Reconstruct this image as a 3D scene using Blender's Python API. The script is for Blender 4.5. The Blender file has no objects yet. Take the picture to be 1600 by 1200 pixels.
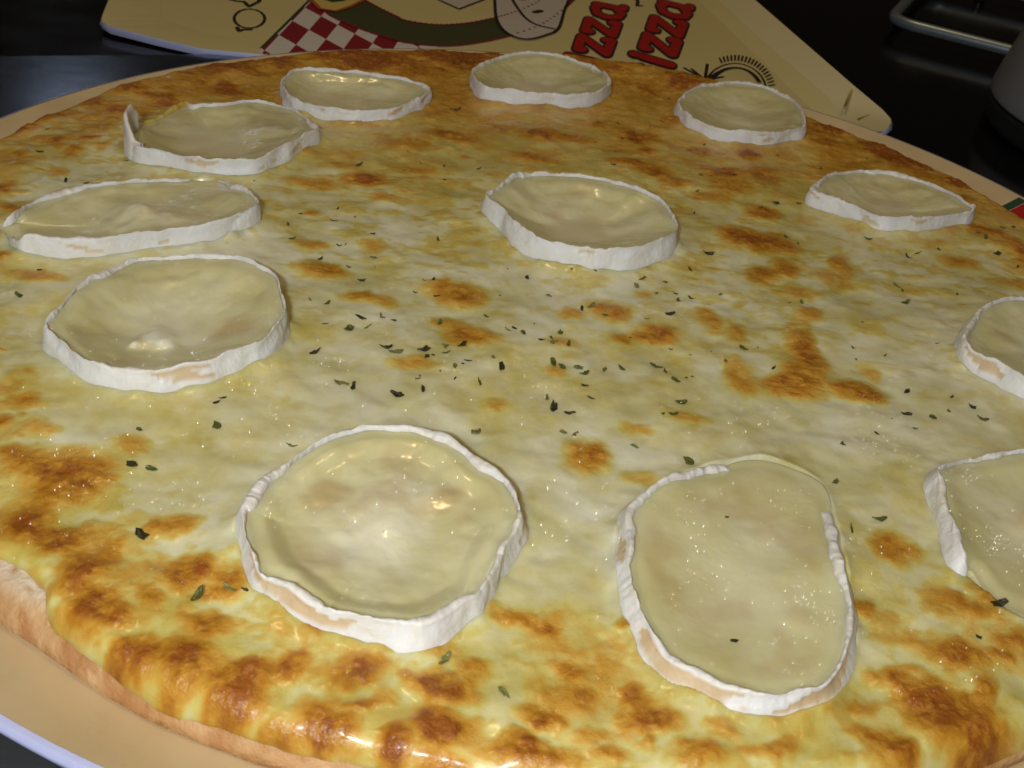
import bpy, math, random
import numpy as np
from mathutils import Matrix, Vector

# ------------------------------------------------------------------ camera, light, exposure
scene = bpy.context.scene
K = 0.01                                     # everything below is laid out in centimetres
col = scene.collection
PITCH, ROLL, EYE, FPX = 0.58277, 0.11645, 14.570, 1770.6

cam_data = bpy.data.cameras.new('camera')
cam = bpy.data.objects.new('camera', cam_data)
col.objects.link(cam)
fwd = Vector((0, math.cos(PITCH), -math.sin(PITCH)))
upv = Vector((0, math.sin(PITCH), math.cos(PITCH)))
rgt = Vector((1, 0, 0))
cx_ = rgt * math.cos(ROLL) + upv * math.sin(ROLL)
cy_ = -rgt * math.sin(ROLL) + upv * math.cos(ROLL)
M = Matrix((cx_, cy_, -fwd)).transposed().to_4x4()
M.translation = Vector((0, 0, EYE * K))
cam.matrix_world = M
cam_data.sensor_width = 36.0
cam_data.lens = 36.0 * FPX / 1600.0
cam_data.clip_start = 0.01
cam_data.clip_end = 50.0
cam_data.dof.use_dof = True
cam_data.dof.focus_distance = 0.27
cam_data.dof.aperture_fstop = 60.0
scene.camera = cam

world = bpy.data.worlds.new('World')
scene.world = world
world.use_nodes = True
bg = world.node_tree.nodes['Background']
bg.inputs[0].default_value = (1.0, 0.80, 0.55, 1)
bg.inputs[1].default_value = 0.007


def lamp(name, kind, loc, target, power, color, size=0.1, size_y=None):
    d = bpy.data.lights.new(name, kind)
    d.energy = power
    d.color = color
    if kind == 'AREA':
        d.size = size
        if size_y:
            d.shape = 'RECTANGLE'
            d.size_y = size_y
    else:
        d.shadow_soft_size = size
    o = bpy.data.objects.new(name, d)
    col.objects.link(o)
    o.location = Vector(loc) * K
    o.rotation_euler = (Vector(target) - Vector(loc)).to_track_quat('-Z', 'Y').to_euler()
    return o


# the camera's own flash, just above and left of the lens, a little behind it
lamp('camera_flash', 'AREA', (-4.5, -9, 21), (0, 34, 0), 0.95, (0.96, 0.98, 1.0), 0.035, 0.018)
# warm kitchen ceiling lamps
lamp('ceiling_lamp', 'AREA', (-25, 75, 150), (0, 36, 0), 2.3, (1.0, 0.72, 0.36), 0.10)
lamp('ceiling_lamp', 'AREA', (45, 60, 160), (0, 36, 0), 1.6, (1.0, 0.72, 0.36), 0.10)
# unseen cool light added at the far left for the highlight on the steel
lamp('steel_highlight_light', 'AREA', (-73, 167, 60), (-20, 40, 0), 0.06, (0.75, 0.85, 1.0), 0.10, 0.055)

scene.view_settings.view_transform = 'Standard'
scene.view_settings.look = 'None'
scene.view_settings.exposure = 0.24
scene.view_settings.gamma = 1.0

# ------------------------------------------------------------------ measured shapes (cm)
OUTLINES = {
    'a': (0.56, 0.10, 0.48, [(-9.37,38.91,1),(-8.78,37.55,1),(-8.3,37.19,1),(-7.6,36.99,1),(-6.49,36.92,1),(-5.26,37.46,1),(-4.54,38.69,1),(-4.18,39.84,1),(-4.49,40.44,1),(-5.42,40.84,1),(-6.64,40.99,1),(-8.38,40.79,1),(-9.22,40.48,1),(-9.41,39.6,1)]),
    'b': (0.66, 0.08, 0.50, [(-2.88,42.06,1),(-2.37,40.68,1),(-1.6,40.53,1),(-0.81,40.59,1),(0.16,40.65,1),(1.1,40.91,1),(1.98,41.65,1),(2.38,42.98,1),(1.83,44.51,1),(0.95,45.16,1),(-0.27,45.46,1),(-1.53,44.89,1),(-2.33,43.92,1),(-2.78,42.87,1)]),
    'c': (0.58, 0.08, 0.52, [(4.96,41.55,1),(5.47,39.95,1),(6.46,39.23,1),(7.75,39.27,1),(8.97,39.92,1),(9.58,40.7,1),(9.73,42.82,1),(9.12,44.39,1),(7.97,44.99,1),(6.45,44.37,1),(5.42,43.01,1)]),
    'd': (0.66, 0.06, 0.55, [(-12.97,34.3,0.5),(-12.76,33.1,0.8),(-12.47,32.22,0.95),(-12.02,31.6,1),(-11.09,31.47,1),(-10.1,31.32,1),(-9.22,31.49,1),(-8.46,31.77,1),(-8.03,32.58,1),(-7.54,33.87,1),(-7.22,34.88,0.9),(-7.61,35.7,0.7),(-8.23,36.66,0.6),(-9.18,37.35,0.5),(-10.11,37.36,0.5),(-10.89,36.52,0.6),(-11.74,36.48,0.5),(-12.18,36.66,0.1),(-12.59,35.05,-0.1)]),
    'e': (0.70, 0.02, 0.42, [(-12.89,25.24,0.8),(-12.49,25.28,1),(-11.51,25.35,1),(-10.58,25.71,1),(-9.7,26.32,1),(-8.55,27.06,1),(-7.99,27.66,1),(-7.58,28.53,1),(-7.91,29.3,0.9),(-8.49,29.97,0.8),(-9.4,30.94,0.3),(-10.3,30.82,0.3),(-11.3,30.15,0.5),(-12.3,29.53,0.5),(-13.19,28.77,0.5),(-13.64,27.78,0.55),(-13.67,26.8,0.75),(-13.85,26.61,0.5),(-13.98,26.51,-0.1),(-13.64,26.05,0.2)]),
    'f': (0.66, 0.16, 0.58, [(-10.59,21.41,1),(-10.02,20.73,1),(-9.3,20.14,1),(-8.66,19.94,1),(-7.92,19.97,1),(-7.36,20.25,1),(-6.79,20.58,1),(-6.16,21.24,1),(-5.7,21.79,1),(-5.52,22.95,1),(-5.87,24.07,1),(-6.29,24.95,1),(-7.19,25.49,1),(-7.96,25.64,0.9),(-8.79,25.55,0.7),(-9.75,25.29,0.6),(-10.2,24.53,0.8),(-10.5,23.62,1),(-10.61,22.63,1)]),
    'g': (0.76, 0.14, 0.74, [(-1.43,30.8,1),(-0.82,29.98,1),(-0.44,29.18,1),(0.36,28.37,1),(1.16,28.1,1),(1.94,28.18,1),(2.89,28.43,1),(3.55,29.0,1),(4.26,29.98,1),(4.15,31.0,1),(3.9,32.04,1),(3.29,32.58,1),(2.48,33.27,0.9),(1.44,33.55,0.8),(0.37,33.43,0.8),(-0.51,32.99,0.9),(-0.97,32.03,1),(-1.25,31.42,1)]),
    'h': (0.62, 0.10, 0.46, [(8.88,34.67,1),(9.22,34.26,1),(9.77,33.86,1),(10.44,33.23,1),(11.16,33.0,1),(12.41,33.44,1),(13.78,34.15,1),(14.23,34.67,1),(14.05,35.17,1),(13.58,36.31,0.8),(12.95,37.15,0.7),(11.98,37.36,0.7),(10.83,37.13,0.7),(9.82,36.31,0.9),(9.25,35.4,1)]),
    'i': (0.64, 0.14, 0.35, [(11.55,26.15,1),(11.4,25.34,1),(11.74,24.92,1),(12.14,24.53,1),(12.59,24.04,1),(13.63,23.86,1),(15.24,24.37,1),(16.72,25.59,1),(17.7,27.08,1),(17.77,28.48,1),(16.93,29.09,1),(15.46,29.03,1),(13.85,28.53,1),(12.83,28.0,1),(12.16,27.24,1)]),
    'j': (0.58, 0.24, 0.36, [(-4.71,15.87,1),(-4.15,14.59,1),(-3.68,14.25,1),(-2.95,13.85,1),(-2.31,13.64,1),(-1.41,13.6,1),(-0.87,13.73,1),(-0.36,14.28,1),(-0.12,14.59,1),(0.13,15.56,1),(0.4,16.35,1),(0.45,16.92,1),(0.09,17.84,1),(-0.65,18.57,1),(-1.34,19.08,1),(-2.1,19.23,1),(-2.94,19.02,1),(-3.69,18.39,1),(-4.29,17.52,1),(-4.55,16.96,1),(-4.67,16.27,1)]),
    'k': (0.50, 0.34, 0.22, [(4.53,19.54,0.5),(3.59,18.81,1),(2.82,17.91,1),(2.53,17.14,1),(2.52,15.72,1),(2.7,14.67,1),(3.13,13.68,1),(3.65,13.34,1),(4.35,13.09,1),(5.03,13.05,1),(5.78,13.36,1),(6.2,14.02,1),(6.49,14.87,1),(6.66,15.75,1),(6.68,16.82,1),(6.79,18.01,0.6),(6.77,19.25,-0.2),(6.27,19.73,-0.3),(5.5,19.92,-0.2)]),
    'l': (0.55, 0.26, 0.30, [(9.3,19.95,0.9),(9.17,19.28,1),(9.12,18.54,1),(9.09,17.83,1),(9.14,17.18,0.9),(9.45,16.98,-0.1),(9.79,16.25,-0.3),(10.71,16.06,-0.3),(12.28,16.65,-0.2),(13.6,17.83,0.4),(14.25,19.01,0.9),(14.25,20.34,1),(13.57,21.14,1),(12.69,21.4,0.8),(11.65,21.28,0.7),(10.67,20.92,0.7),(9.85,20.5,0.8)]),
}

TOASTED = [(-8.31,16.81,0.86,0.76,0.95),(-9.36,17.22,0.54,0.38,0.7),(-8.58,15.51,0.43,0.5,1),(-7.88,15.1,0.47,0.48,1),(-7.13,14.38,0.46,0.6,1),(-6.58,13.52,0.38,0.46,0.95),(-5.27,14.61,0.42,0.39,0.9),(-5.84,15.91,0.35,0.33,0.7),(-7.57,18.11,0.35,0.39,0.5),(-6.38,15.72,0.2,0.25,0.6),(-5.72,13.9,0.34,0.2,0.75),(-4.67,14.15,0.37,0.22,0.7),(-4.59,13.47,0.51,0.24,0.9),(-6.14,13.37,0.29,0.24,0.8),(-5.63,12.65,0.39,0.37,0.95),(-4.68,12.66,0.56,0.5,1),(-3.79,12.12,0.42,0.55,1.1),(-3.56,12.62,0.43,0.33,0.95),(-4.99,12.0,0.3,0.24,0.7),(-4.18,11.67,0.29,0.23,0.6),(-1.97,12.87,0.5,0.33,1),(-3.03,12.84,0.29,0.24,0.75),(-0.56,12.73,0.58,0.32,1.05),(-2.39,12.06,0.38,0.28,0.85),(-2.2,11.65,0.45,0.35,0.95),(-1.74,12.16,0.22,0.14,0.85),(-0.47,11.96,0.49,0.3,1),(-1.12,11.49,0.28,0.27,0.95),(0.87,11.68,0.76,0.29,1.05),(-0.09,13.3,0.3,0.16,0.5),(0.99,12.43,0.35,0.17,0.6),(1.77,13.02,0.3,0.18,0.6),(2.93,12.52,0.53,0.26,1),(1.88,12.17,0.29,0.17,0.5),(2.29,11.85,0.34,0.16,0.6),(-2.95,11.6,0.34,0.25,0.7),(-0.3,11.31,0.39,0.21,0.8),(3.72,11.93,0.47,0.2,0.7),(4.78,12.21,0.43,0.18,0.6),(4.08,12.49,0.32,0.13,0.4),(-2.44,11.12,0.29,0.19,0.7),(7.7,13.55,0.63,0.65,1.1),(8.49,13.06,0.54,0.63,1.15),(6.92,12.51,0.37,0.32,0.9),(8.81,14.0,0.19,0.37,0.9),(7.97,17.58,0.44,0.55,0.95),(8.83,16.19,0.71,0.3,0.7),(8.47,14.84,0.61,0.36,0.85),(7.85,15.13,0.56,0.19,0.45),(7.29,14.21,0.2,0.22,0.75),(9.67,15.34,0.43,0.3,0.75),(6.85,13.99,0.26,0.21,0.6),(6.42,13.23,0.32,0.14,0.45),(6.43,12.7,0.33,0.19,0.6),(1.76,19.58,0.54,0.64,0.9),(6.91,23.57,0.6,0.9,0.95),(7.3,25.06,0.45,1.18,0.95),(8.31,23.44,0.7,0.51,0.95),(6.48,23.06,0.44,0.46,0.85),(5.54,23.23,0.52,0.58,0.6),(5.45,23.84,0.37,0.48,0.4),(4.92,26.24,0.43,0.55,0.65),(5.62,25.58,0.28,0.73,0.5),(7.78,27.08,0.41,0.33,0.75),(8.9,24.44,0.31,0.38,0.4),(-1.23,23.87,0.67,0.39,0.9),(-1.76,24.37,0.53,0.34,0.55),(-1.59,25.9,0.64,0.65,0.9),(-2.12,26.12,0.48,0.38,0.65),(-2.43,22.28,0.57,0.3,0.5),(-4.15,25.12,0.46,0.3,0.75),(-3.49,25.11,0.36,0.36,0.5),(-5.4,26.39,0.64,0.39,0.8),(2.28,25.97,0.66,0.54,0.9),(1.2,25.54,0.37,0.3,0.6),(3.51,24.94,0.56,0.42,0.95),(2.6,24.57,0.3,0.28,0.5),(4.02,21.36,0.49,0.28,0.35),(2.83,20.74,0.32,0.27,0.45),(-0.22,21.0,0.37,0.25,0.35),(1.16,23.94,0.41,0.27,0.4),(6.96,31.14,0.99,0.72,0.95),(6.24,31.61,0.67,0.6,0.85),(7.52,29.63,0.44,0.54,0.95),(6.72,29.15,0.43,0.53,0.9),(9.16,30.44,0.33,0.61,0.8),(8.78,29.35,0.44,0.66,0.5),(7.25,33.5,0.61,0.55,0.8),(6.28,36.31,0.77,0.63,0.7),(7.37,38.3,0.37,0.56,0.9),(7.61,36.54,0.64,0.75,0.75),(6.39,35.16,0.75,0.59,0.65),(5.67,34.19,0.73,0.46,0.6),(7.52,28.28,0.63,0.43,0.5),(13.03,31.42,0.6,0.42,0.6),(12.74,40.01,0.71,1.08,1),(13.53,39.33,0.44,0.73,0.9),(14.79,37.97,0.71,0.69,0.9),(15.23,32.85,0.41,0.71,0.95),(14.5,33.8,0.65,0.47,0.5),(14.25,30.3,0.63,0.45,0.4),(-5.16,32.43,0.71,0.53,1),(-6.7,31.73,0.92,0.42,0.65),(-5.99,33.15,0.6,0.3,0.4),(-4.44,31.05,0.42,0.31,0.5),(-6.31,29.46,0.31,0.25,0.55),(-3.37,36.8,0.49,0.35,0.75),(-2.69,36.6,0.6,0.46,0.65),(-4.31,35.63,0.91,0.5,0.5),(-4.14,28.05,0.39,0.35,0.5),(-5.85,27.72,0.49,0.27,0.65),(0.11,37.91,0.75,0.55,0.75),(1.24,37.96,0.52,0.43,0.65),(3.52,38.68,0.66,0.56,0.85),(3.85,35.6,0.61,0.44,0.75),(3.01,36.17,0.75,0.39,0.65),(4.46,34.97,0.49,0.37,0.65),(2.14,39.51,0.34,0.39,0.65),(3.71,37.53,0.4,0.42,0.65),(-0.23,35.75,0.49,0.39,0.55),(5.54,38.1,0.61,0.49,0.6),(-1.26,38.09,0.47,0.37,0.5),(-3.62,33.65,0.62,0.35,0.4),(-6.93,43.56,1.39,0.85,0.85),(-4.07,45.05,1.65,0.73,0.75),(-11.94,40.7,0.97,0.63,0.85),(-10.31,41.84,0.96,0.58,0.6),(-13.04,36.72,0.56,0.67,0.75),(-14.62,37.48,0.57,0.69,0.75),(-15.07,35.71,0.44,0.53,0.85),(-16.12,34.33,0.62,0.5,0.65),(-16.57,32.98,0.45,0.8,1.1),(-14.93,32.42,0.22,0.36,0.5),(-14.09,32.05,0.26,0.45,0.8),(-13.43,32.67,0.19,0.36,0.5),(-11.36,38.62,0.49,0.58,0.75),(4.32,47.34,1.41,1.31,1.1),(3.11,47.32,0.96,0.96,0.85),(-14.96,28.88,0.34,0.61,0.5),(-12.02,24.22,0.63,0.3,0.65),(10.97,42.03,0.65,0.58,0.75),(-10.68,19.83,0.39,0.51,0.35),(-9.5,18.17,0.37,0.34,0.4),(-10.41,42.26,0.72,0.45,0.5),(-8.92,43.39,0.62,0.46,0.6),(-2.6,46.03,0.82,0.5,0.6)]

FLAKES = [(-4.24,26.14,1.3),(-2.39,26.51,1),(-2.22,25.69,1),(-4.72,23.7,1),(-4.12,23.56,2),(-3.9,24.12,1.9),(-3.41,24.3,1.8),(-3.08,24.22,1),(-3.7,23.82,1.4),(-1.96,24.35,1.2),(-0.86,24.96,1.4),(0.71,26.44,1.6),(0.08,27.24,1.4),(1.59,25.94,1.5),(1.83,26.1,1.6),(2.2,25.61,1.4),(3.89,26.11,1.4),(3.07,27.55,1.6),(3.23,27.94,1.1),(3.88,27.95,1.2),(4.62,28.8,1.3),(4.18,26.98,1.3),(4.55,27.22,1.2),(4.13,27.36,1),(3.59,27.2,0.8),(-4.71,22.37,1.6),(-3.07,22.88,1.8),(-2.83,22.72,1.9),(-2.18,22.96,2),(-2.07,22.63,1.2),(-1.93,22.74,0.8),(-1.66,22.92,1.1),(-1.32,23.37,1.6),(-1.73,23.24,1.4),(-0.52,22.91,1.2),(-0.29,22.53,2),(-1.11,22.7,1.1),(-1.21,22.53,0.6),(-1.39,22.38,1.4),(-1.69,22.08,0.6),(-2.16,21.68,1.4),(-1.98,21.25,1.8),(-3.84,21.18,1.8),(-3.55,21.06,1.7),(-2.53,20.93,2.3),(-0.75,21.81,1.8),(-1.33,21.88,0.9),(-0.26,24.32,1.3),(-0.11,24.41,1),(0.14,24.22,1.1),(0.38,24.72,0.6),(1.05,24.49,1.4),(0.91,23.92,1.3),(1.28,23.91,1.3),(0.83,24.18,1),(0.58,24.0,1),(0.93,23.0,1.8),(1.16,22.87,1.3),(1.56,22.96,2),(1.69,22.75,1.4),(2.16,23.06,1.5),(2.6,23.18,1.2),(1.7,22.21,1.2),(1.85,21.71,1.1),(0.84,21.58,1.8),(1.0,21.17,2),(1.38,21.06,1.5),(3.43,23.48,1.8),(3.65,23.27,0.9),(3.88,22.9,1.3),(4.15,23.14,0.7),(4.31,23.22,0.9),(3.97,22.01,1.7),(3.74,21.41,1.5),(3.49,21.37,0.9),(1.25,20.33,1.6),(1.51,20.32,1.2),(-0.65,20.0,2.4),(2.83,24.72,0.6),(3.83,24.36,0.7),(3.29,25.75,0.8),(4.31,24.18,0.5),(-2.78,25.83,0.9),(-3.64,25.64,0.4),(-2.59,26.43,1),(-0.59,26.15,0.7),(-0.48,27.66,0.5),(-4.73,26.76,1),(-3.98,26.9,0.8),(-5.51,26.97,1.2),(-4.17,27.42,1.4),(-5.32,24.78,1.1),(-4.87,24.68,1.2),(1.27,27.87,0.9),(1.92,27.97,0.8),(5.26,30.0,1.9),(5.37,27.56,1.1),(7.62,27.71,1.5),(7.26,27.54,0.6),(8.57,34.55,1.5),(7.8,34.26,1.7),(9.81,37.75,1.3),(5.23,34.44,1),(6.6,36.05,0.9),(7.82,35.93,0.8),(12.05,38.98,1.6),(11.7,39.22,1.3),(10.39,32.25,1.3),(11.47,31.56,1.3),(11.81,31.81,1.3),(12.55,32.2,1.3),(14.43,32.38,1.6),(14.86,31.69,1.4),(14.31,33.32,1.7),(15.17,34.35,1.3),(15.6,34.6,1.2),(14.18,33.67,1.1),(10.66,29.33,1.7),(10.74,29.13,1),(10.64,28.29,1.8),(12.33,29.24,0.8),(9.11,26.81,0.8),(9.41,25.27,0.7),(8.63,25.5,1),(10.96,26.15,0.6),(8.62,24.96,0.8),(6.09,24.94,0.5),(6.36,23.97,1.5),(5.17,24.03,1.2),(5.71,24.79,1.3),(9.62,23.7,1.4),(10.73,23.67,1.3),(11.15,23.33,1.4),(10.48,23.03,0.8),(9.4,22.71,1.7),(10.01,22.68,1.9),(11.29,22.86,1.5),(9.46,22.12,0.9),(8.97,22.37,0.6),(8.49,21.73,0.9),(5.03,32.82,0.8),(5.45,35.81,1),(7.74,31.75,1.2),(8.1,31.43,1),(5.5,35.93,0.6),(7.24,33.85,0.8),(5.01,26.95,0.5),(4.86,24.43,0.4),(8.41,38.56,0.8),(8.47,37.02,0.7),(-3.14,39.27,1.8),(-1.87,34.18,2),(-5.61,33.32,1.8),(-2.97,34.04,0.8),(-2.83,32.99,0.7),(-5.61,29.2,1.1),(-5.64,30.06,0.8),(-6.78,28.67,1),(-6.48,27.83,1.2),(-5.17,27.84,1.1),(-5.01,27.96,0.7),(-2.54,28.87,1),(-4.38,28.69,1),(-5.06,29.67,0.7),(-13.56,29.86,1.8),(-14.99,31.51,1.6),(-15.51,33.36,1),(-4.19,33.36,0.5),(-3.74,34.15,0.7),(-4.27,34.95,0.5),(-2.73,38.1,0.8),(-1.91,38.38,0.6),(-6.6,29.47,0.7),(-12.43,31.71,0.8),(-6.5,37.03,0.9),(-8.41,31.32,0.8),(-12.93,29.81,1),(2.87,38.41,1),(4.4,40.6,1),(2.72,39.82,0.9),(2.71,43.02,0.8),(5.81,38.78,0.8),(0.83,38.16,0.7),(2.58,37.2,0.8),(2.51,35.76,1.2),(4.77,43.18,0.8),(-0.46,37.9,0.8),(-0.01,37.99,0.7),(3.9,39.94,0.6),(1.91,37.89,0.6),(5.79,35.78,0.6),(5.13,35.58,0.5),(-12.08,23.27,1.7),(-6.07,19.09,1.7),(-6.24,20.09,1),(-6.31,19.88,1.2),(-7.57,18.64,0.9),(-6.96,17.45,1.8),(-7.34,17.48,2),(-12.12,24.55,0.8),(-4.4,18.7,1.3),(-6.44,15.46,1.8),(-5.0,14.06,1.8),(-4.5,14.34,1.7),(-4.24,14.32,0.9),(0.46,12.75,1.6),(-0.59,13.33,1.6),(4.0,19.7,2.1),(7.56,21.08,1.2),(6.58,19.65,0.8),(7.15,19.64,1.1),(6.3,19.59,0.7),(7.89,18.53,1.9),(7.19,18.05,1.5),(9.6,16.19,1.8),(2.83,20.08,1.6),(9.03,15.33,0.8)]

PRINT = {
    'text1': [(2.71,52.64),(3.04,55.77),(1.11,53.16)],
    'text2': [(5.86,53.68),(6.37,57.03),(4.24,54.57)],
    'check': [(-12.07,55.12),(-11.07,54.06),(-12.15,52.8)],
    'green': [(-12.59,48.29),(-12.21,56.53),(-12.12,58.42),(-11.99,58.47),(-12.06,56.59),(-12.44,48.5)],
    'band_in': [(-10.78,59.67),(-9.64,57.66),(-8.87,56.68),(-7.67,55.39),(-7.21,54.89),(-5.73,54.74),(-4.35,55.48),(-3.09,56.88),(-2.18,58.25),(-1.07,60.64),(-0.52,62.91)],
    'band_out': [(-13.35,58.5),(-11.63,56.04),(-10.57,54.17),(-8.86,52.69),(-7.61,51.91),(-6.72,51.49),(-5.34,51.5),(-4.02,52.17),(-2.29,54.03),(-0.86,56.29),(0.05,58.82),(0.91,62.31)],
    'snout': [(-3.56,62.8),(-3.25,60.47),(-2.92,57.21),(-2.48,55.29),(-1.82,54.22),(-1.14,54.07),(-0.41,54.95),(0.23,56.39),(0.44,59.74),(0.64,62.19),(0.64,64.71)],
    'smile': [(-2.5,61.61),(-2.2,60.15),(-1.54,57.79),(-0.88,56.63),(0.03,56.24)],
    'dots': [(-1.83,60.98),(-1.03,58.81)],
    'collar': [(-6.61,60.18),(-6.08,59.23),(-4.85,57.93),(-3.78,60.24),(-3.47,61.59)],
    'boat': [(-12.45,57.56),(-11.97,56.26),(-11.33,55.08),(-10.53,54.99),(-10.04,55.99),(-9.61,57.48),(-9.63,58.82)],
    'boat_in': [(-11.89,57.81),(-11.46,56.67),(-11.0,56.38),(-10.49,56.83),(-10.17,57.81),(-10.3,58.53)],
    'ring': [(-13.41,52.64),(-13.59,53.15),(-13.83,53.56),(-14.11,53.81),(-14.39,53.87),(-14.62,53.71),(-14.77,53.37),(-14.82,52.9),(-14.77,52.36),(-14.63,51.84),(-14.41,51.39),(-14.16,51.07),(-13.89,50.93),(-13.64,50.98),(-13.45,51.21),(-13.34,51.6),(-13.33,52.1),(-13.41,52.64)],
    'scribble': [(-15.69,54.99),(-15.27,54.88),(-14.99,54.93),(-14.57,54.22),(-14.34,55.22),(-14.46,55.91)],
    'scribble2': [(-14.23,50.83),(-14.01,50.35),(-13.91,50.64),(-13.58,50.78)],
    'arc1': [(7.02,50.42),(7.29,51.66),(7.68,52.78),(8.15,53.65),(8.65,54.16),(9.12,54.25),(9.51,53.91),(9.79,53.19),(9.92,52.16),(9.9,50.96)],
    'arc2': [(7.42,51.23),(7.7,52.09),(8.04,52.8),(8.41,53.29),(8.78,53.52),(9.11,53.47),(9.38,53.13),(9.57,52.54),(9.67,51.77)],
    'ticks': [(8.15,54.07),(8.11,54.81),(8.32,54.3),(8.32,55.07),(8.5,54.48),(8.52,55.29),(8.67,54.61),(8.73,55.45),(8.85,54.7),(8.93,55.55),(9.01,54.74),(9.13,55.6),(9.17,54.73),(9.32,55.58),(9.33,54.66),(9.5,55.51),(9.47,54.55),(9.67,55.38),(9.6,54.4),(9.82,55.19),(9.72,54.2),(9.95,54.95),(9.82,53.95),(10.07,54.66),(9.91,53.67),(10.17,54.33),(9.98,53.35),(10.26,53.95),(10.03,53.0),(10.32,53.54),(10.07,52.63),(10.36,53.1),(10.09,52.23),(10.38,52.63),(10.09,51.81),(10.38,52.14),(10.08,51.38),(10.36,51.63)],
    'sprig': [(7.11,51.16),(6.26,52.59),(7.11,51.16),(6.6,52.54),(7.11,51.16),(7.41,53.56),(7.11,51.16),(7.9,52.66),(7.11,51.16),(8.0,51.93)],
    'mark': [(4.29,64.11),(4.4,63.53),(4.33,62.57),(4.58,62.68)],
    'floor_right': [(12.42,47.68),(8.23,65.53)],
    'crease': [(13.24,49.28,-0.56),(12.96,48.42,-0.64),(12.67,47.53,-0.76),(13.01,46.34,-0.85),(13.67,46.82,-0.75),(14.16,47.01,-0.62)],
}

PC = np.array((0.35, 28.97))                 # pizza centre
PR = 17.5
PLC = np.array((0.56, 28.93))                # plate centre
COUNTER = -1.85
SPECKS = [(4.4, 14.38), (4.61, 17.85)]
CURL = [(-11.96, 31.75), (-12.31, 31.85), (-12.65, 32.36), (-12.79, 33.07), (-12.77, 33.51)]

# ------------------------------------------------------------------ helpers
rng = np.random.RandomState(7)
TAB = rng.rand(256, 256)


def vnoise(x, y, seed=0):
    x = np.asarray(x, float) + seed * 17.31 + 1000.0
    y = np.asarray(y, float) + seed * 9.77 + 1000.0
    xi = np.floor(x).astype(int); yi = np.floor(y).astype(int)
    fx = x - xi; fy = y - yi
    fx = fx * fx * fx * (fx * (fx * 6 - 15) + 10); fy = fy * fy * fy * (fy * (fy * 6 - 15) + 10)
    a = TAB[xi % 256, yi % 256]; b = TAB[(xi + 1) % 256, yi % 256]
    c = TAB[xi % 256, (yi + 1) % 256]; d = TAB[(xi + 1) % 256, (yi + 1) % 256]
    return (a * (1 - fx) + b * fx) * (1 - fy) + (c * (1 - fx) + d * fx) * fy


def fbm(x, y, seed=0, octaves=4):
    v = 0; amp = 0.5; tot = 0
    ca, sa = math.cos(0.6), math.sin(0.6)
    for o in range(octaves):
        v = v + amp * vnoise(x, y, seed + o * 3); tot += amp
        x, y = (x * ca - y * sa) * 2.03, (x * sa + y * ca) * 2.03
        amp *= 0.5
    return v / tot - 0.5                     # about -0.5 .. 0.5


def sstep(a, b, x):
    t = np.clip((x - a) / (b - a), 0, 1)
    return t * t * (3 - 2 * t)


def mesh_obj(name, verts, faces, mat, parent=None, smooth=True, attrs=None):
    """verts in cm, world coordinates"""
    v = np.asarray(verts, float)
    if parent is not None:
        base = np.array(parent.matrix_basis.translation)
        if parent.parent is not None:
            base = base + np.array(parent.parent.matrix_basis.translation)
    else:
        base = np.zeros(3)
    v = v * K - base
    me = bpy.data.meshes.new(name)
    if isinstance(faces, np.ndarray):
        n, k = faces.shape
        me.vertices.add(len(v)); me.vertices.foreach_set('co', v.ravel())
        me.loops.add(n * k); me.loops.foreach_set('vertex_index', faces.ravel().astype(np.int32))
        me.polygons.add(n)
        me.polygons.foreach_set('loop_start', np.arange(0, n * k, k, dtype=np.int32))
        me.update(calc_edges=True)
        me.validate()
    else:
        me.from_pydata([tuple(q) for q in v], [], faces)
    if smooth:
        me.polygons.foreach_set('use_smooth', [True] * len(me.polygons))
    for an, vals in (attrs or {}).items():
        at = me.attributes.new(an, 'FLOAT', 'POINT')
        at.data.foreach_set('value', np.asarray(vals, np.float32))
    me.update()
    if mat:
        me.materials.append(mat)
    o = bpy.data.objects.new(name, me)
    col.objects.link(o)
    if parent is not None:
        o.parent = parent
    return o


def tag(o, label, cat, group=None):
    o['label'] = label
    o['category'] = cat
    if group:
        o['group'] = group
    return o


def thing(name, label, cat, loc, group=None):
    o = bpy.data.objects.new(name, None)
    o.empty_display_size = 0.01
    col.objects.link(o)
    o.location = Vector(loc) * K
    return tag(o, label, cat, group)


def grid_faces(nu, nv, wrap_u=False):
    """vertex index = u*nv + v"""
    uu = np.arange(nu if wrap_u else nu - 1)
    vv = np.arange(nv - 1)
    U, V = np.meshgrid(uu, vv, indexing='ij')
    U2 = (U + 1) % nu
    return np.stack([U * nv + V, U2 * nv + V, U2 * nv + V + 1, U * nv + V + 1], -1).reshape(-1, 4)


def tube(path, rad, closed=False, seg=10):
    P = np.asarray(path, float); n = len(P)
    vs = []
    for i in range(n):
        a = P[(i + 1) % n] if closed or i < n - 1 else P[i]
        b = P[(i - 1) % n] if closed or i > 0 else P[i]
        t = a - b; t /= np.linalg.norm(t)
        s = np.cross(t, (0, 0, 1.)); s /= np.linalg.norm(s); u = np.cross(s, t)
        for k in range(seg):
            w = 2 * math.pi * k / seg
            vs.append(P[i] + rad * (math.cos(w) * s + math.sin(w) * u))
    fs = []
    for i in range(n if closed else n - 1):
        for k in range(seg):
            j = (i + 1) % n
            fs.append((i * seg + k, j * seg + k, j * seg + (k + 1) % seg, i * seg + (k + 1) % seg))
    if not closed:
        fs.append(tuple(range(seg))[::-1]); fs.append(tuple((n - 1) * seg + k for k in range(seg)))
    return vs, fs


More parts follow.
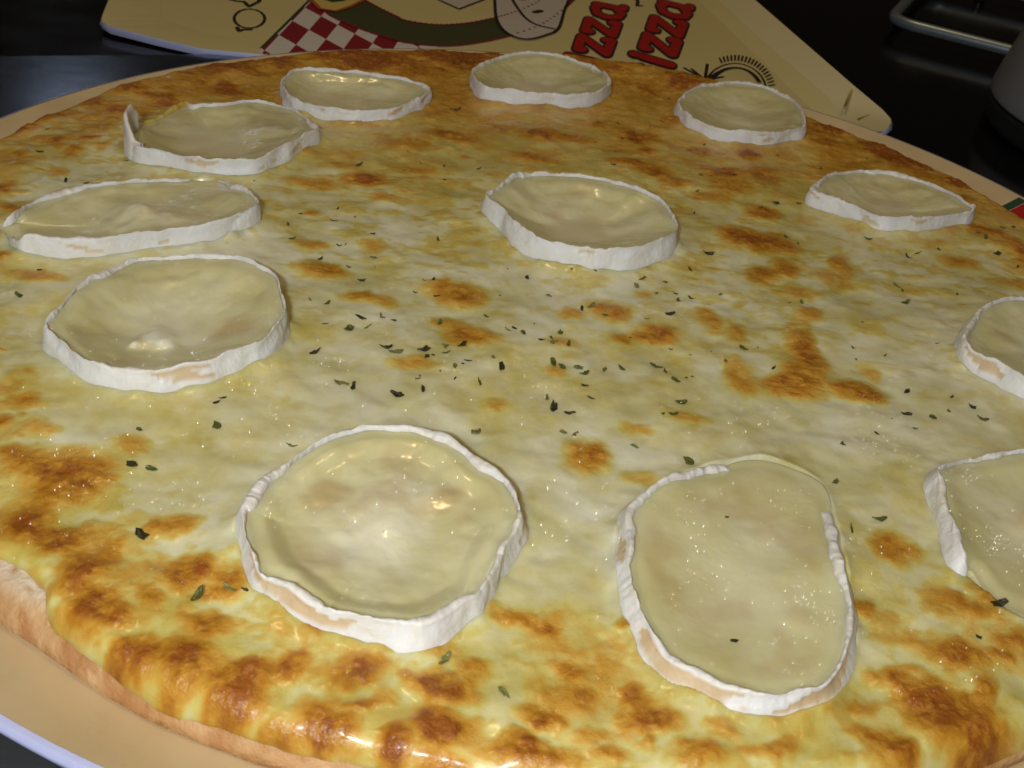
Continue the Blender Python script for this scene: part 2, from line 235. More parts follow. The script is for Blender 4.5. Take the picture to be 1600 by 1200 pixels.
def lathe(profile, centre, seg=256):
    pr = np.asarray(profile, float)
    th = np.linspace(0, 2 * np.pi, seg, endpoint=False)
    X = centre[0] + np.outer(np.cos(th), pr[:, 0]); Y = centre[1] + np.outer(np.sin(th), pr[:, 0])
    Z = np.tile(pr[:, 1], (seg, 1))
    return np.stack([X, Y, Z], -1).reshape(-1, 3), grid_faces(seg, len(pr), True)


def refine(profile, n=6):
    """rounded version of a profile polyline"""
    P = np.asarray(profile, float); out = [P[0]]
    for i in range(1, len(P) - 1):
        a = P[i] + (P[i - 1] - P[i]) * 0.35; b = P[i] + (P[i + 1] - P[i]) * 0.35
        for t in np.linspace(0, 1, n):
            out.append((1 - t) ** 2 * a + 2 * t * (1 - t) * P[i] + t * t * b)
    out.append(P[-1])
    return np.array(out)


def catmull(P, n, closed=True):
    P = np.asarray(P, float); m = len(P)
    t = np.linspace(0, m if closed else m - 1, n, endpoint=not closed)
    i = np.floor(t).astype(int); f = (t - i)[:, None]
    g = (lambda k: P[k % m]) if closed else (lambda k: P[np.clip(k, 0, m - 1)])
    p0, p1, p2, p3 = g(i - 1), g(i), g(i + 1), g(i + 2)
    return 0.5 * (2 * p1 + (p2 - p0) * f + (2 * p0 - 5 * p1 + 4 * p2 - p3) * f * f + (3 * p1 - p0 - 3 * p2 + p3) * f ** 3)


# ------------------------------------------------------------------ materials
class Mat:
    def __init__(self, name):
        self.m = bpy.data.materials.new(name)
        self.m.use_nodes = True
        self.t = self.m.node_tree
        self.b = self.t.nodes['Principled BSDF']
        self.tc = self.t.nodes.new('ShaderNodeTexCoord').outputs['Object']

    def set(self, **kw):
        for k, v in kw.items():
            inp = self.b.inputs[k.replace('_', ' ')]
            if hasattr(v, 'is_linked'):
                self.t.links.new(v, inp)
            else:
                inp.default_value = v
        return self

    def noise(self, scale, detail=4, rough=0.55, dist=0.0, sx=None):
        n = self.t.nodes.new('ShaderNodeTexNoise')
        n.inputs['Scale'].default_value = scale; n.inputs['Detail'].default_value = detail
        n.inputs['Roughness'].default_value = rough; n.inputs['Distortion'].default_value = dist
        src = self.tc
        if sx:
            mp = self.t.nodes.new('ShaderNodeMapping'); mp.inputs['Scale'].default_value = sx
            self.t.links.new(src, mp.inputs[0]); src = mp.outputs[0]
        self.t.links.new(src, n.inputs['Vector'])
        return n.outputs['Fac']

    def attr(self, name):
        a = self.t.nodes.new('ShaderNodeAttribute'); a.attribute_name = name
        return a.outputs['Fac']

    def ramp(self, fac, stops):
        r = self.t.nodes.new('ShaderNodeValToRGB')
        e = r.color_ramp.elements
        while len(e) < len(stops):
            e.new(0.5)
        for el, (p, c) in zip(e, stops):
            el.position = p
            el.color = (c, c, c, 1) if isinstance(c, (int, float)) else (*c, 1)
        self.t.links.new(fac, r.inputs[0])
        return r.outputs[0]

    def mix(self, fac, a, b, mode='MIX'):
        n = self.t.nodes.new('ShaderNodeMix'); n.data_type = 'RGBA'; n.blend_type = mode
        for v, i in ((fac, n.inputs[0]), (a, n.inputs[6]), (b, n.inputs[7])):
            if hasattr(v, 'is_linked'):
                self.t.links.new(v, i)
            elif isinstance(v, (int, float)):
                i.default_value = v
            else:
                i.default_value = (*v, 1)
        return n.outputs[2]

    def math(self, op, a, b=0.0):
        n = self.t.nodes.new('ShaderNodeMath'); n.operation = op
        for v, i in ((a, n.inputs[0]), (b, n.inputs[1])):
            if hasattr(v, 'is_linked'):
                self.t.links.new(v, i)
            else:
                i.default_value = v
        return n.outputs[0]

    def bump(self, h, dist, strength=1.0):
        n = self.t.nodes.new('ShaderNodeBump')
        n.inputs['Strength'].default_value = strength; n.inputs['Distance'].default_value = dist
        self.t.links.new(h, n.inputs['Height'])
        self.t.links.new(n.outputs[0], self.b.inputs['Normal'])
        return self

    def sss(self, w, scale, radius=(1.0, 0.6, 0.25)):
        self.set(Subsurface_Weight=w, Subsurface_Scale=scale, Subsurface_Radius=radius)
        return self


def plain(name, c, rough=0.4, metal=0.0, var=0.08, scale=300):
    m = Mat(name)
    n = m.noise(scale, 4)
    m.set(Base_Color=m.mix(n, tuple(v * (1 - var) for v in c), tuple(min(1, v * (1 + var)) for v in c)), Roughness=rough, Metallic=metal)
    return m.m


def make_cheese():
    m = Mat('melted_cheese')
    milky = m.mix(0.22, m.ramp(m.noise(62, 3, 0.5, 0.4), [(0.34, 0.0), (0.66, 1.0)]), m.ramp(m.noise(240, 2, 0.5, 0.5), [(0.36, 0.0), (0.66, 1.0)]))
    base = m.mix(milky, (0.60, 0.55, 0.24), (0.82, 0.80, 0.60))
    toast = m.attr('toast')
    mott = m.math('MULTIPLY', toast, m.ramp(m.noise(420, 4), [(0.25, 0.72), (0.7, 1.25)]))
    tone = m.ramp(mott, [(0.0, (1, 1, 1)), (0.15, (0.90, 0.80, 0.38)), (0.36, (0.86, 0.54, 0.15)), (0.62, (0.74, 0.37, 0.05)), (1.0, (0.44, 0.14, 0.02))])
    m.set(Base_Color=m.mix(1.0, base, tone, 'MULTIPLY'), Roughness=0.42)
    m.set(Coat_Weight=m.math('SUBTRACT', 0.5, m.math('MULTIPLY', toast, 0.35)), Coat_Roughness=0.18)
    m.sss(0.6, 0.007, (1.0, 0.8, 0.4))
    rough = m.math('MULTIPLY', m.noise(900, 3, 0.55), m.math('ADD', m.math('MULTIPLY', toast, 1.5), 0.12))
    m.bump(m.math('ADD', m.math('MULTIPLY', m.noise(300, 2, 0.5), 0.15), m.math('ADD', rough, m.math('MULTIPLY', m.noise(420, 2, 0.5, 0.2), 0.13))), 0.0007, 0.5)
    return m.m


def make_core():
    m = Mat('melted_goat_cheese')
    n = m.ramp(m.noise(80, 3, 0.5, 0.3), [(0.33, 0.0), (0.68, 1.0)])
    base = m.mix(n, (0.63, 0.57, 0.27), (0.72, 0.67, 0.39))
    base = m.mix(m.attr('curd'), base, (0.86, 0.83, 0.63))
    base = m.mix(m.attr('tan'), base, (0.50, 0.30, 0.10))
    m.set(Base_Color=base, Roughness=0.36)
    m.set(Coat_Weight=0.5, Coat_Roughness=0.14)
    m.sss(0.6, 0.007, (1.0, 0.8, 0.4))
    m.bump(m.math('ADD', m.noise(260, 2, 0.5), m.math('MULTIPLY', m.noise(1100, 2), 0.15)), 0.0002, 0.5)
    return m.m


def make_rind():
    m = Mat('white_mould_rind')
    base = m.mix(m.ramp(m.noise(200, 4), [(0.3, 0.0), (0.7, 1.0)]), (0.76, 0.73, 0.67), (0.82, 0.81, 0.79))
    base = m.mix(m.attr('peel'), base, (0.62, 0.44, 0.23))
    base = m.mix(m.attr('crest'), base, (0.78, 0.69, 0.58))
    base = m.mix(m.ramp(m.noise(140, 5, 0.6), [(0.52, 0.0), (0.72, 0.55)]), base, (0.72, 0.66, 0.50))
    m.set(Base_Color=base, Roughness=0.5)
    m.sss(0.2, 0.003)
    m.bump(m.math('ADD', m.noise(700, 3, 0.5), m.noise(200, 3, 0.5, 0.0, (1, 1, 0.3))), 0.0005, 0.5)
    return m.m


def make_dough():
    m = Mat('baked_dough')
    n = m.ramp(m.noise(120, 5), [(0.3, 0.0), (0.7, 1.0)])
    base = m.mix(n, (0.48, 0.25, 0.09), (0.62, 0.38, 0.18))
    base = m.mix(m.attr('pale'), base, (0.76, 0.68, 0.52))
    base = m.mix(m.attr('scorch'), base, (0.40, 0.17, 0.05))
    m.set(Base_Color=base, Roughness=0.55)
    m.sss(0.08, 0.002)
    m.bump(m.math('ADD', m.noise(350, 5, 0.65), m.math('MULTIPLY', m.noise(120, 4, 0.6), 1.0)), 0.0011, 0.7)
    return m.m


def make_herb(name, c1, c2):
    m = Mat(name)
    m.set(Base_Color=m.mix(m.noise(900, 3), c1, c2), Roughness=0.32)
    m.bump(m.noise(1500, 3), 0.0004, 0.8)
    return m.m


def make_plate():
    m = Mat('cream_melamine')
    n = m.ramp(m.noise(30, 5, 0.6), [(0.3, 0.0), (0.7, 1.0)])
    m.set(Base_Color=m.mix(n, (0.56, 0.415, 0.22), (0.66, 0.51, 0.29)), Roughness=m.ramp(m.noise(60, 4), [(0.3, 0.25), (0.7, 0.38)]))
    return m.m


def make_tray():
    m = Mat('pale_yellow_melamine')
    n = m.noise(25, 4, 0.55)
    m.set(Base_Color=m.mix(n, (0.68, 0.59, 0.28), (0.74, 0.65, 0.33)), Roughness=0.28)
    return m.m


def make_steel():
    m = Mat('dark_brushed_steel')
    n = m.noise(90, 5, 0.6, 0.0, (1.0, 12.0, 1.0))
    m.set(Base_Color=m.mix(n, (0.20, 0.23, 0.30), (0.30, 0.34, 0.42)), Metallic=0.95, Roughness=m.ramp(n, [(0.3, 0.13), (0.7, 0.22)]))
    return m.m


def make_glass():
    m = Mat('black_ceramic_glass')
    m.set(Base_Color=m.mix(m.noise(200, 3), (0.002, 0.002, 0.003), (0.005, 0.004, 0.004)), Roughness=m.ramp(m.noise(40, 4), [(0.3, 0.10), (0.7, 0.18)]))
    return m.m


def make_glint():  # clear apart from its gloss, for the beads added to make glints
    m = bpy.data.materials.new('clear_glint_bead')
    m.use_nodes = True
    t = m.node_tree
    t.nodes.remove(t.nodes['Principled BSDF'])
    tr = t.nodes.new('ShaderNodeBsdfTransparent'); gl = t.nodes.new('ShaderNodeBsdfGlossy')
    gl.inputs['Roughness'].default_value = 0.22
    gl.inputs['Color'].default_value = (0.055, 0.055, 0.055, 1)
    mx = t.nodes.new('ShaderNodeAddShader')
    t.links.new(tr.outputs[0], mx.inputs[0]); t.links.new(gl.outputs[0], mx.inputs[1])
    t.links.new(mx.outputs[0], t.nodes['Material Output'].inputs[0])
    return m


GLINT = make_glint()
CHEESE, CORE, RIND, DOUGH = make_cheese(), make_core(), make_rind(), make_dough()
PLATE, TRAY, STEEL, GLASS = make_plate(), make_tray(), make_steel(), make_glass()
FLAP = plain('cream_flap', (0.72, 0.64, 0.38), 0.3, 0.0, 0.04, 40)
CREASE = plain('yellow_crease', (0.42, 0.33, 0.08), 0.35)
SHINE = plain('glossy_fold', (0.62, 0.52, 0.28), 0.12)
EDGE = plain('cool_white_edge', (0.44, 0.46, 0.66), 0.35)
GREEN = plain('dark_green_print', (0.03, 0.07, 0.035), 0.3)
OLIVE = plain('olive_print', (0.07, 0.075, 0.035), 0.3)
RED = plain('red_print', (0.40, 0.016, 0.015), 0.3)
MAROON = plain('maroon_print', (0.26, 0.02, 0.03), 0.3)
WHITE = plain('white_print', (0.72, 0.68, 0.66), 0.3)
GREY = plain('pale_grey_print', (0.62, 0.57, 0.52), 0.3)
INK = plain('ink_print', (0.03, 0.022, 0.015), 0.35)
ORANGE = plain('orange_print', (0.45, 0.12, 0.03), 0.3)
YELLOW = plain('yellow_print', (0.70, 0.52, 0.16), 0.3)
CHROME = plain('satin_wire', (0.26, 0.31, 0.34), 0.35, 0.6)
GREYMETAL = plain('grey_enamel', (0.20, 0.20, 0.20), 0.38, 0.2)
BLACK = plain('black_rubber', (0.012, 0.012, 0.012), 0.4)

# ------------------------------------------------------------------ the surface below
stove = mesh_obj('stovetop_surface', [(-150, -40, COUNTER), (150, -40, COUNTER), (150, 220, COUNTER), (-150, 220, COUNTER)], [(0, 1, 2, 3)], GLASS, smooth=False)
stove['kind'] = 'structure'
sx0, sx1 = -120.0, 3.0
ly = lambda x: 44.1 + (x + 22.17) * 0.42
steel = mesh_obj('steel_worktop', [(sx0, -30, COUNTER + .2), (sx1, -30, COUNTER + .2), (sx1, ly(sx1), COUNTER + .2), (sx0, ly(sx0), COUNTER + .2),
                                   (sx0, -30, COUNTER - .1), (sx1, -30, COUNTER - .1), (sx1, ly(sx1), COUNTER - .1), (sx0, ly(sx0), COUNTER - .1)],
                 [(0, 1, 2, 3), (0, 4, 5, 1), (1, 5, 6, 2), (2, 6, 7, 3), (3, 7, 4, 0)], STEEL, smooth=False)
steel['kind'] = 'structure'

# ------------------------------------------------------------------ plate under the pizza
plate = thing('pizza_plate', 'large round cream plate with pale blue edge, underneath the pizza', 'plate', (PLC[0], PLC[1], COUNTER + .2))
prof_top = refine([(0.01, -.95), (10, -.95), (16.2, -.95), (17.4, -.86), (18.4, -.58), (18.95, -.38), (19.14, -.31)])
v, f = lathe(prof_top, PLC)
mesh_obj('plate_top', v, f, PLATE, plate)
prof_edge = refine([(19.14, -.30), (19.25, -.32), (19.32, -.42), (19.28, -.56), (19.1, -.66)])
v, f = lathe(prof_edge, PLC)
mesh_obj('plate_edge', v, f, EDGE, plate)
prof_bot = refine([(19.1, -.66), (18.2, -1.12), (16, -1.35), (14.4, -1.4), (14.2, -1.65), (13.8, -1.65), (13.6, -1.4), (0.01, -1.4)])
v, f = lathe(prof_bot, PLC)
mesh_obj('plate_underside', v, f, PLATE, plate)


def rim_patch(name, a0, a1, r0, r1, mat):
    pr = prof_top; rr = np.linspace(r0, r1, 16); zz = np.interp(rr, pr[:, 0], pr[:, 1]) + 0.02
    th = np.radians(np.linspace(a0, a1, 24))
    V = [(PLC[0] + r * math.cos(t), PLC[1] + r * math.sin(t), z) for t in th for r, z in zip(rr, zz)]
    return mesh_obj(name, V, grid_faces(24, 16), mat, plate)


rim_patch('green_stripe', 28.6, 29.7, 16.4, 19.05, GREEN)
rim_patch('red_panel', 20.0, 28.5, 16.4, 19.05, RED)
rim_patch('green_stripe', 18.8, 19.9, 16.4, 19.05, GREEN)

# ------------------------------------------------------------------ pizza geometry functions
DENSE = {}
for k_, (zt, fl, dp, pts) in OUTLINES.items():
    d = catmull(pts, 480)
    c = d[:, :2].mean(0)
    ang = np.arctan2(d[:, 1] - c[1], d[:, 0] - c[0]); rad = np.hypot(d[:, 0] - c[0], d[:, 1] - c[1])
    o = np.argsort(ang)
    DENSE[k_] = (d, c, ang[o], rad[o])


def rim_bulge(th):
    d = (th - math.radians(77) + np.pi) % (2 * np.pi) - np.pi
    e = (th - math.radians(128) + np.pi) % (2 * np.pi) - np.pi
    return np.exp(-(d / math.radians(17)) ** 4) + .45 * np.exp(-(e / math.radians(30)) ** 4)


def edge_radius(th):
    return PR + 0.30 * fbm(3 * np.cos(th) + 5, 3 * np.sin(th) + 5, 21, 3) + 0.14 * fbm(11 * np.cos(th), 11 * np.sin(th), 22, 3) + 0.45 * rim_bulge(th) + 0.55 * np.exp(-(((th - math.radians(-62) + np.pi) % (2 * np.pi) - np.pi) / math.radians(13)) ** 4) + 0.32 * np.exp(-(((th - math.radians(-93) + np.pi) % (2 * np.pi) - np.pi) / math.radians(24)) ** 4)


BARE = [(-8.4, 14.05, .95, .5), (9.75, 14.35, .6, .22)]      # spots where dough shows: x, y, width, margin


def cheese_radius(th):
    m = 0.05 + 0.40 * fbm(9 * np.cos(th) + 3, 9 * np.sin(th), 31, 4)
    for bx, by, w, mg in BARE:
        a = math.atan2(by - PC[1], bx - PC[0]); d = (th - a + np.pi) % (2 * np.pi) - np.pi
        m = m + mg * np.exp(-(d * PR / w) ** 4)
    return edge_radius(th) - np.maximum(m, 0.0)


def crust_top(t, th=0.0):
    """height of dough surface at distance t inside the pizza's edge"""
    return -0.10 - 0.40 * np.clip(1 - t / 0.5, 0, 1) ** 2 + rim_bulge(th) * 0.34 * sstep(2.4, .5, t)


_fr = np.random.RandomState(5)
for _i in range(230):
    _a = _fr.uniform(-np.pi, np.pi); _r = PR * (1 - .17 * _fr.rand() ** 1.3) - .25
    _x = PC[0] + _r * math.cos(_a); _y = PC[1] + _r * math.sin(_a)
    _q = _fr.uniform(.10, .34)
    TOASTED.append((_x, _y, _q * _fr.uniform(.9, 1.7), _q, _fr.uniform(.3, .85) * (1 if _y < 22 else .7)))
for _i in range(45):
    _a = _fr.uniform(-np.pi, np.pi); _r = 15 * math.sqrt(_fr.rand())
    _q = _fr.uniform(.10, .3)
    TOASTED.append((PC[0] + _r * math.cos(_a), PC[1] + _r * math.sin(_a), _q * 1.3, _q, _fr.uniform(.15, .45)))


def toast_at(x, y):
    wx = x + 0.5 * fbm(x * 1.3, y * 1.3, 41, 4) + .10 * fbm(x * 5, y * 5, 47, 2); wy = y + 0.5 * fbm(x * 1.3, y * 1.3, 45, 4) + .10 * fbm(x * 5, y * 5, 49, 2)
    keep = np.ones_like(x)
    for bx, by, rx, ry, s in TOASTED:
        near = (np.abs(x - bx) < rx * 1.9 + .4) & (np.abs(y - by) < ry * 1.9 + .4)
        if near.any():
            d = np.sqrt(((wx[near] - bx) / rx) ** 2 + ((wy[near] - by) / ry) ** 2)
            keep[near] *= 1 - np.clip(s, 0, .97) * sstep(1.45, 0.28, d) * min(1.1, max(s, .9))
    v = 1 - np.clip(keep, 0, 1)
    v = v * (0.84 + 0.6 * fbm(x * 3.1, y * 3.1, 51, 3) + .40 * fbm(x * 11, y * 11, 53, 3))
    r = np.hypot(x - PC[0], y - PC[1])
    v = v + (0.09 + .10 * sstep(30, 42, y)) * sstep(-0.02, 0.28, fbm(x * .55, y * .55, 55, 4)) + .32 * sstep(28, 43, y) + 0.25 * sstep(-0.02, .2, fbm(x * 1.1, y * 1.1, 57, 4)) * sstep(12.0, 16.0, r) * (.5 + .5 * sstep(24, 34, y)) + .08 * sstep(13.5, 16.5, r)
    mott = sstep(-.06, .27, fbm(x * 1.5, y * 2.4, 58, 4) + .5 * fbm(x * 5, y * 6, 60, 3))
    v = v + (1 - v) * mott * (.04 + .15 * sstep(21, 31, y) + .18 * sstep(13.2, 15.8, r) * sstep(30, 20, y))
    return np.clip(v, 0, 1.1)


def slice_field(x, y):
    """signed distance (roughly) to the nearest cheese round: negative inside"""
    D = np.full_like(x, 9.0)
    for k_, (d, c, ang, rad) in DENSE.items():
        dx = x - c[0]; dy = y - c[1]; r = np.hypot(dx, dy)
        near = r < 5
        if near.any():
            rr = np.interp(np.arctan2(dy[near], dx[near]), ang, rad, period=2 * np.pi)
            D[near] = np.minimum(D[near], r[near] - rr - 0.6 * OUTLINES[k_][1])
    return D


def cheese_height(x, y, toast=None):
    x = np.asarray(x, float); y = np.asarray(y, float)
    th = np.arctan2(y - PC[1], x - PC[0]); r = np.hypot(x - PC[0], y - PC[1])
    if toast is None:
        toast = toast_at(x, y)
    s = cheese_radius(th) - r
    t = edge_radius(th) - r
    thick = 0.20 + 0.16 * fbm(x * .45, y * .45, 61, 3) + 0.09 * fbm(x * 1.5, y * 1.5, 63, 2) + 0.006 * fbm(x * 5, y * 5, 65, 2)
    thick = thick + toast * (0.05 + 0.07 * fbm(x * 3.2, y * 3.2, 67, 3) + 0.07 * fbm(x * 7, y * 7, 69, 3))
    D = slice_field(x, y)
    thick = thick + np.clip(0.09 + .22 * fbm(x * 1.3, y * 1.3, 83, 3), .02, .2) * np.exp(-np.clip(D, 0, 9) / .20) - 0.44 * sstep(0.0, -0.35, D)
    return crust_top(t, th) - 0.05 + (thick + .05) * (1 - np.exp(-np.clip(s, 0, 9) / 0.10))


pizza = thing('pizza', 'large thin cheese pizza with toasted brown spots, lying on the cream plate', 'pizza', (PC[0], PC[1], -.93))

# dough
nth = 720
th = np.linspace(-np.pi, np.pi, nth, endpoint=False)
er = edge_radius(th); cr = cheese_radius(th)
tl = np.concatenate([np.linspace(4.0, 2.2, 4), np.linspace(2.0, 0.0, 40)])
cols_, pale, scorch = [], [], []
for t in tl:
    r = er - t
    x = PC[0] + r * np.cos(th); y = PC[1] + r * np.sin(th)
    z = crust_top(t, th) + (0.10 * fbm(x * 1.2, y * 1.2, 71, 4) + 0.03 * fbm(x * 4, y * 4, 73, 3)) * sstep(0, .5, t + .15)
    cols_.append(np.stack([x, y, z], -1))
    bare = np.zeros(nth)
    for bx, by, w, mg in BARE:
        bare = np.maximum(bare, np.exp(-(np.hypot(x - bx, y - by) / (w * 1.25)) ** 4))
    pale.append(bare * sstep(0.10, 0.75, t + .35 * fbm(x * 1.5, y * 1.5, 75, 4)))
    scorch.append(np.maximum(sstep(.08, .22, fbm(x * 1.5, y * 1.5, 77, 4)) * .8, sstep(.16, .2, fbm(x * 3.3, y * 3.3, 78, 2)) * .6))
for dr, z0 in ((-.05, -.70), (-.02, -.76), (.02, -.82), (.10, -.87), (.25, -.91), (.6, -.925), (4.0, -.925)):
    r = er - dr
    x = PC[0] + r * np.cos(th); y = PC[1] + r * np.sin(th)
    cols_.append(np.stack([x, y, np.maximum(z0, np.interp(np.hypot(x - PLC[0], y - PLC[1]), prof_top[:, 0], prof_top[:, 1]) + .012) + 0.03 * fbm(x * 1.5, y * 1.5, 79, 3) * (dr < .2)], -1))
    pale.append(np.zeros(nth)); scorch.append(np.maximum(sstep(.08, .22, fbm(x * 1.5, y * 1.5, 77, 4)) * .8, sstep(.16, .2, fbm(x * 3.3, y * 3.3, 78, 2)) * .6))
V = np.stack(cols_, 1).reshape(-1, 3)
mesh_obj('crust', V, grid_faces(nth, len(cols_), True), DOUGH, pizza,
         attrs={'pale': np.stack(pale, 1).ravel(), 'scorch': np.stack(scorch, 1).ravel()})

# melted cheese sheet: a square grid wrapped onto the disc
N = 640
lin = np.linspace(-1, 1, N)
A, Bq = np.meshgrid(lin, lin, indexing='ij')
big = np.abs(A) > np.abs(Bq)
with np.errstate(divide='ignore', invalid='ignore'):
    rho = np.where(big, A, Bq)
    phi = np.where(big, np.pi / 4 * Bq / A, np.pi / 2 - np.pi / 4 * A / Bq)
phi = np.nan_to_num(phi)
ux = rho * np.cos(phi); uy = rho * np.sin(phi)
th = np.arctan2(uy, ux); rr = np.hypot(ux, uy) * cheese_radius(th)
X = (PC[0] + rr * np.cos(th)).ravel(); Y = (PC[1] + rr * np.sin(th)).ravel()
TO = toast_at(X, Y)
Z = cheese_height(X, Y, TO)
mesh_obj('melted_cheese', np.stack([X, Y, Z], -1), grid_faces(N, N), CHEESE, pizza, attrs={'toast': TO})

# tiny clear beads added to put glints on the melted cheese
BEAD_V, BEAD_F = [(0, 0, 1.0)], []
for lev, (rr_, zz_) in enumerate(((.38, .925), (.71, .705), (.98, .2))):
    for k in range(8):
        w = 2 * math.pi * (k + .5 * (lev % 2)) / 8
        BEAD_V.append((rr_ * math.cos(w), rr_ * math.sin(w), zz_))
for k in range(8):
    j = (k + 1) % 8
    BEAD_F.append((0, 1 + k, 1 + j))
    BEAD_F.append((1 + k, 9 + k, 1 + j)); BEAD_F.append((1 + j, 9 + k, 9 + j))
    BEAD_F.append((9 + k, 17 + k, 9 + j)); BEAD_F.append((9 + j, 17 + k, 17 + j))
BEAD_V = np.array(BEAD_V); BEAD_F = np.array(BEAD_F)


def beads(P, R, parent):
    n = len(P)
    V = BEAD_V[None] * R[:, None, None] * np.array((1, 1, 1.0)) + P[:, None, :]
    F = BEAD_F[None] + (np.arange(n) * len(BEAD_V))[:, None, None]
    o = mesh_obj('glint_beads', V.reshape(-1, 3), F.reshape(-1, 3), GLINT, parent)
    o['kind'] = 'stuff'
    return o


rs = np.random.RandomState(3)
bx_ = rs.uniform(-17, 17, 42000) + PC[0]; by_ = rs.uniform(-17, 17, 42000) + PC[1]
cl = fbm(bx_ * .9, by_ * .9, 91, 3) + .5 * fbm(bx_ * 3, by_ * 3, 93, 2) + .12 * toast_at(bx_, by_) + .05 * sstep(30, 12, by_)
ok = (np.hypot(bx_ - PC[0], by_ - PC[1]) < 16.9) & (slice_field(bx_, by_) > .08) & (rs.rand(42000) < (.04 + .60 * sstep(.07, .30, cl)) * (1 - .35 * sstep(24, 32, by_)))
bx_, by_ = bx_[ok], by_[ok]
br_ = .02 + .06 * rs.rand(len(bx_)) ** 2.6 + .02 * sstep(16, 34, by_)
beads(np.stack([bx_, by_, cheese_height(bx_, by_) - br_ * .3], -1), br_, pizza)

# ------------------------------------------------------------------ rounds of goat cheese
LABELS = {
    'a': 'thin goat cheese round by the far crust, beneath the checked corner of the tray',
    'b': 'goat cheese round by the far crust, below the red lettering of the tray',
    'c': 'small goat cheese round by the far crust, beside the raised flap of the tray',
    'd': 'goat cheese round with one end of its white rind curled upright',
    'e': 'wide flattened goat cheese round, rind torn open at one end, filling humped',
    'f': 'goat cheese round with a white crumb in its middle and orange scarred rind',
    'g': 'deeply hollowed goat cheese round alone in the middle of the pizza',
    'h': 'oval goat cheese round nearest the green and red mark on the plate',
    'i': 'goat cheese round with folded white rind, between the oval and the slumped ones',
    'j': 'big full circle of goat cheese with thick crumpled rind, next to the crisp browned edge',
    'k': 'melted flat goat cheese round with rind missing on one side and two dark specks',
    'l': 'slumped goat cheese round whose short broken rind lets the filling run out',
}
# bumps in the filling: (dx, dy, radius, height, curd, tan) in units of the round's radius
FEATURES = {
    'a': [(.2, 0, .4, .10, .2, 0), (-.4, .1, .3, .05, .1, 0)],
    'b': [(.15, -.2, .30, .12, .45, 0), (-.3, 0, .4, .05, .1, 0), (.5, .1, .2, .05, .2, 0)],
    'c': [(.0, .1, .35, .14, .3, 0), (-.45, .1, .25, .06, .1, .1)],
    'd': [(.25, .25, .45, .22, .25, 0), (-.3, 0, .3, .10, .1, .2), (.0, -.35, .4, -.05, 0, .25)],
    'e': [(.1, .15, .28, .42, .4, 0), (.35, .05, .30, .22, .15, .1), (-.5, .1, .3, .05, .1, 0), (.6, -.1, .2, -.1, 0, .35)],
    'f': [(-.12, -.16, .15, .24, 1.2, 0), (.02, -.24, .11, .18, 1.1, 0), (-.2, -.32, .09, .12, 1.0, 0), (.5, .0, .25, -.06, 0, .45), (-.2, .4, .4, .05, .2, 0), (-.1, -.7, .25, 0, 0, .35)],
    'g': [(-.15, .35, .4, .12, .25, 0), (.0, -.15, .25, -.12, .1, .1), (.1, -.45, .22, .10, 0, .2), (.5, 0, .3, .05, 0, .15)],
    'h': [(.1, 0, .35, .06, .2, 0)],
    'i': [(-.2, .2, .3, .08, .2, 0), (-.5, 0, .15, .02, 0, .3)],
    'j': [(.03, .03, .16, .05, .9, 0), (.0, .32, .30, .13, .5, 0), (-.25, .1, .28, .10, .2, .1), (.42, .38, .2, .04, 0, .5), (-.45, .28, .2, .04, 0, .45), (-.4, -.42, .3, .05, 0, .3), (.2, -.2, .5, .04, .1, 0)],
    'k': [(0, .2, .5, .05, .1, 0), (.2, .45, .15, .03, 0, .2), (.3, -.35, .15, .04, 0, .2)],
    'l': [(.0, .0, .3, .10, .1, .3), (-.3, .3, .3, .05, .2, 0)],
}


CURD = {'j': .95, 'f': .85, 'g': .6, 'k': .35, 'e': .6}
PEEL = {'f': .02, 'j': .05, 'k': .06, 'd': .08, 'b': .10}


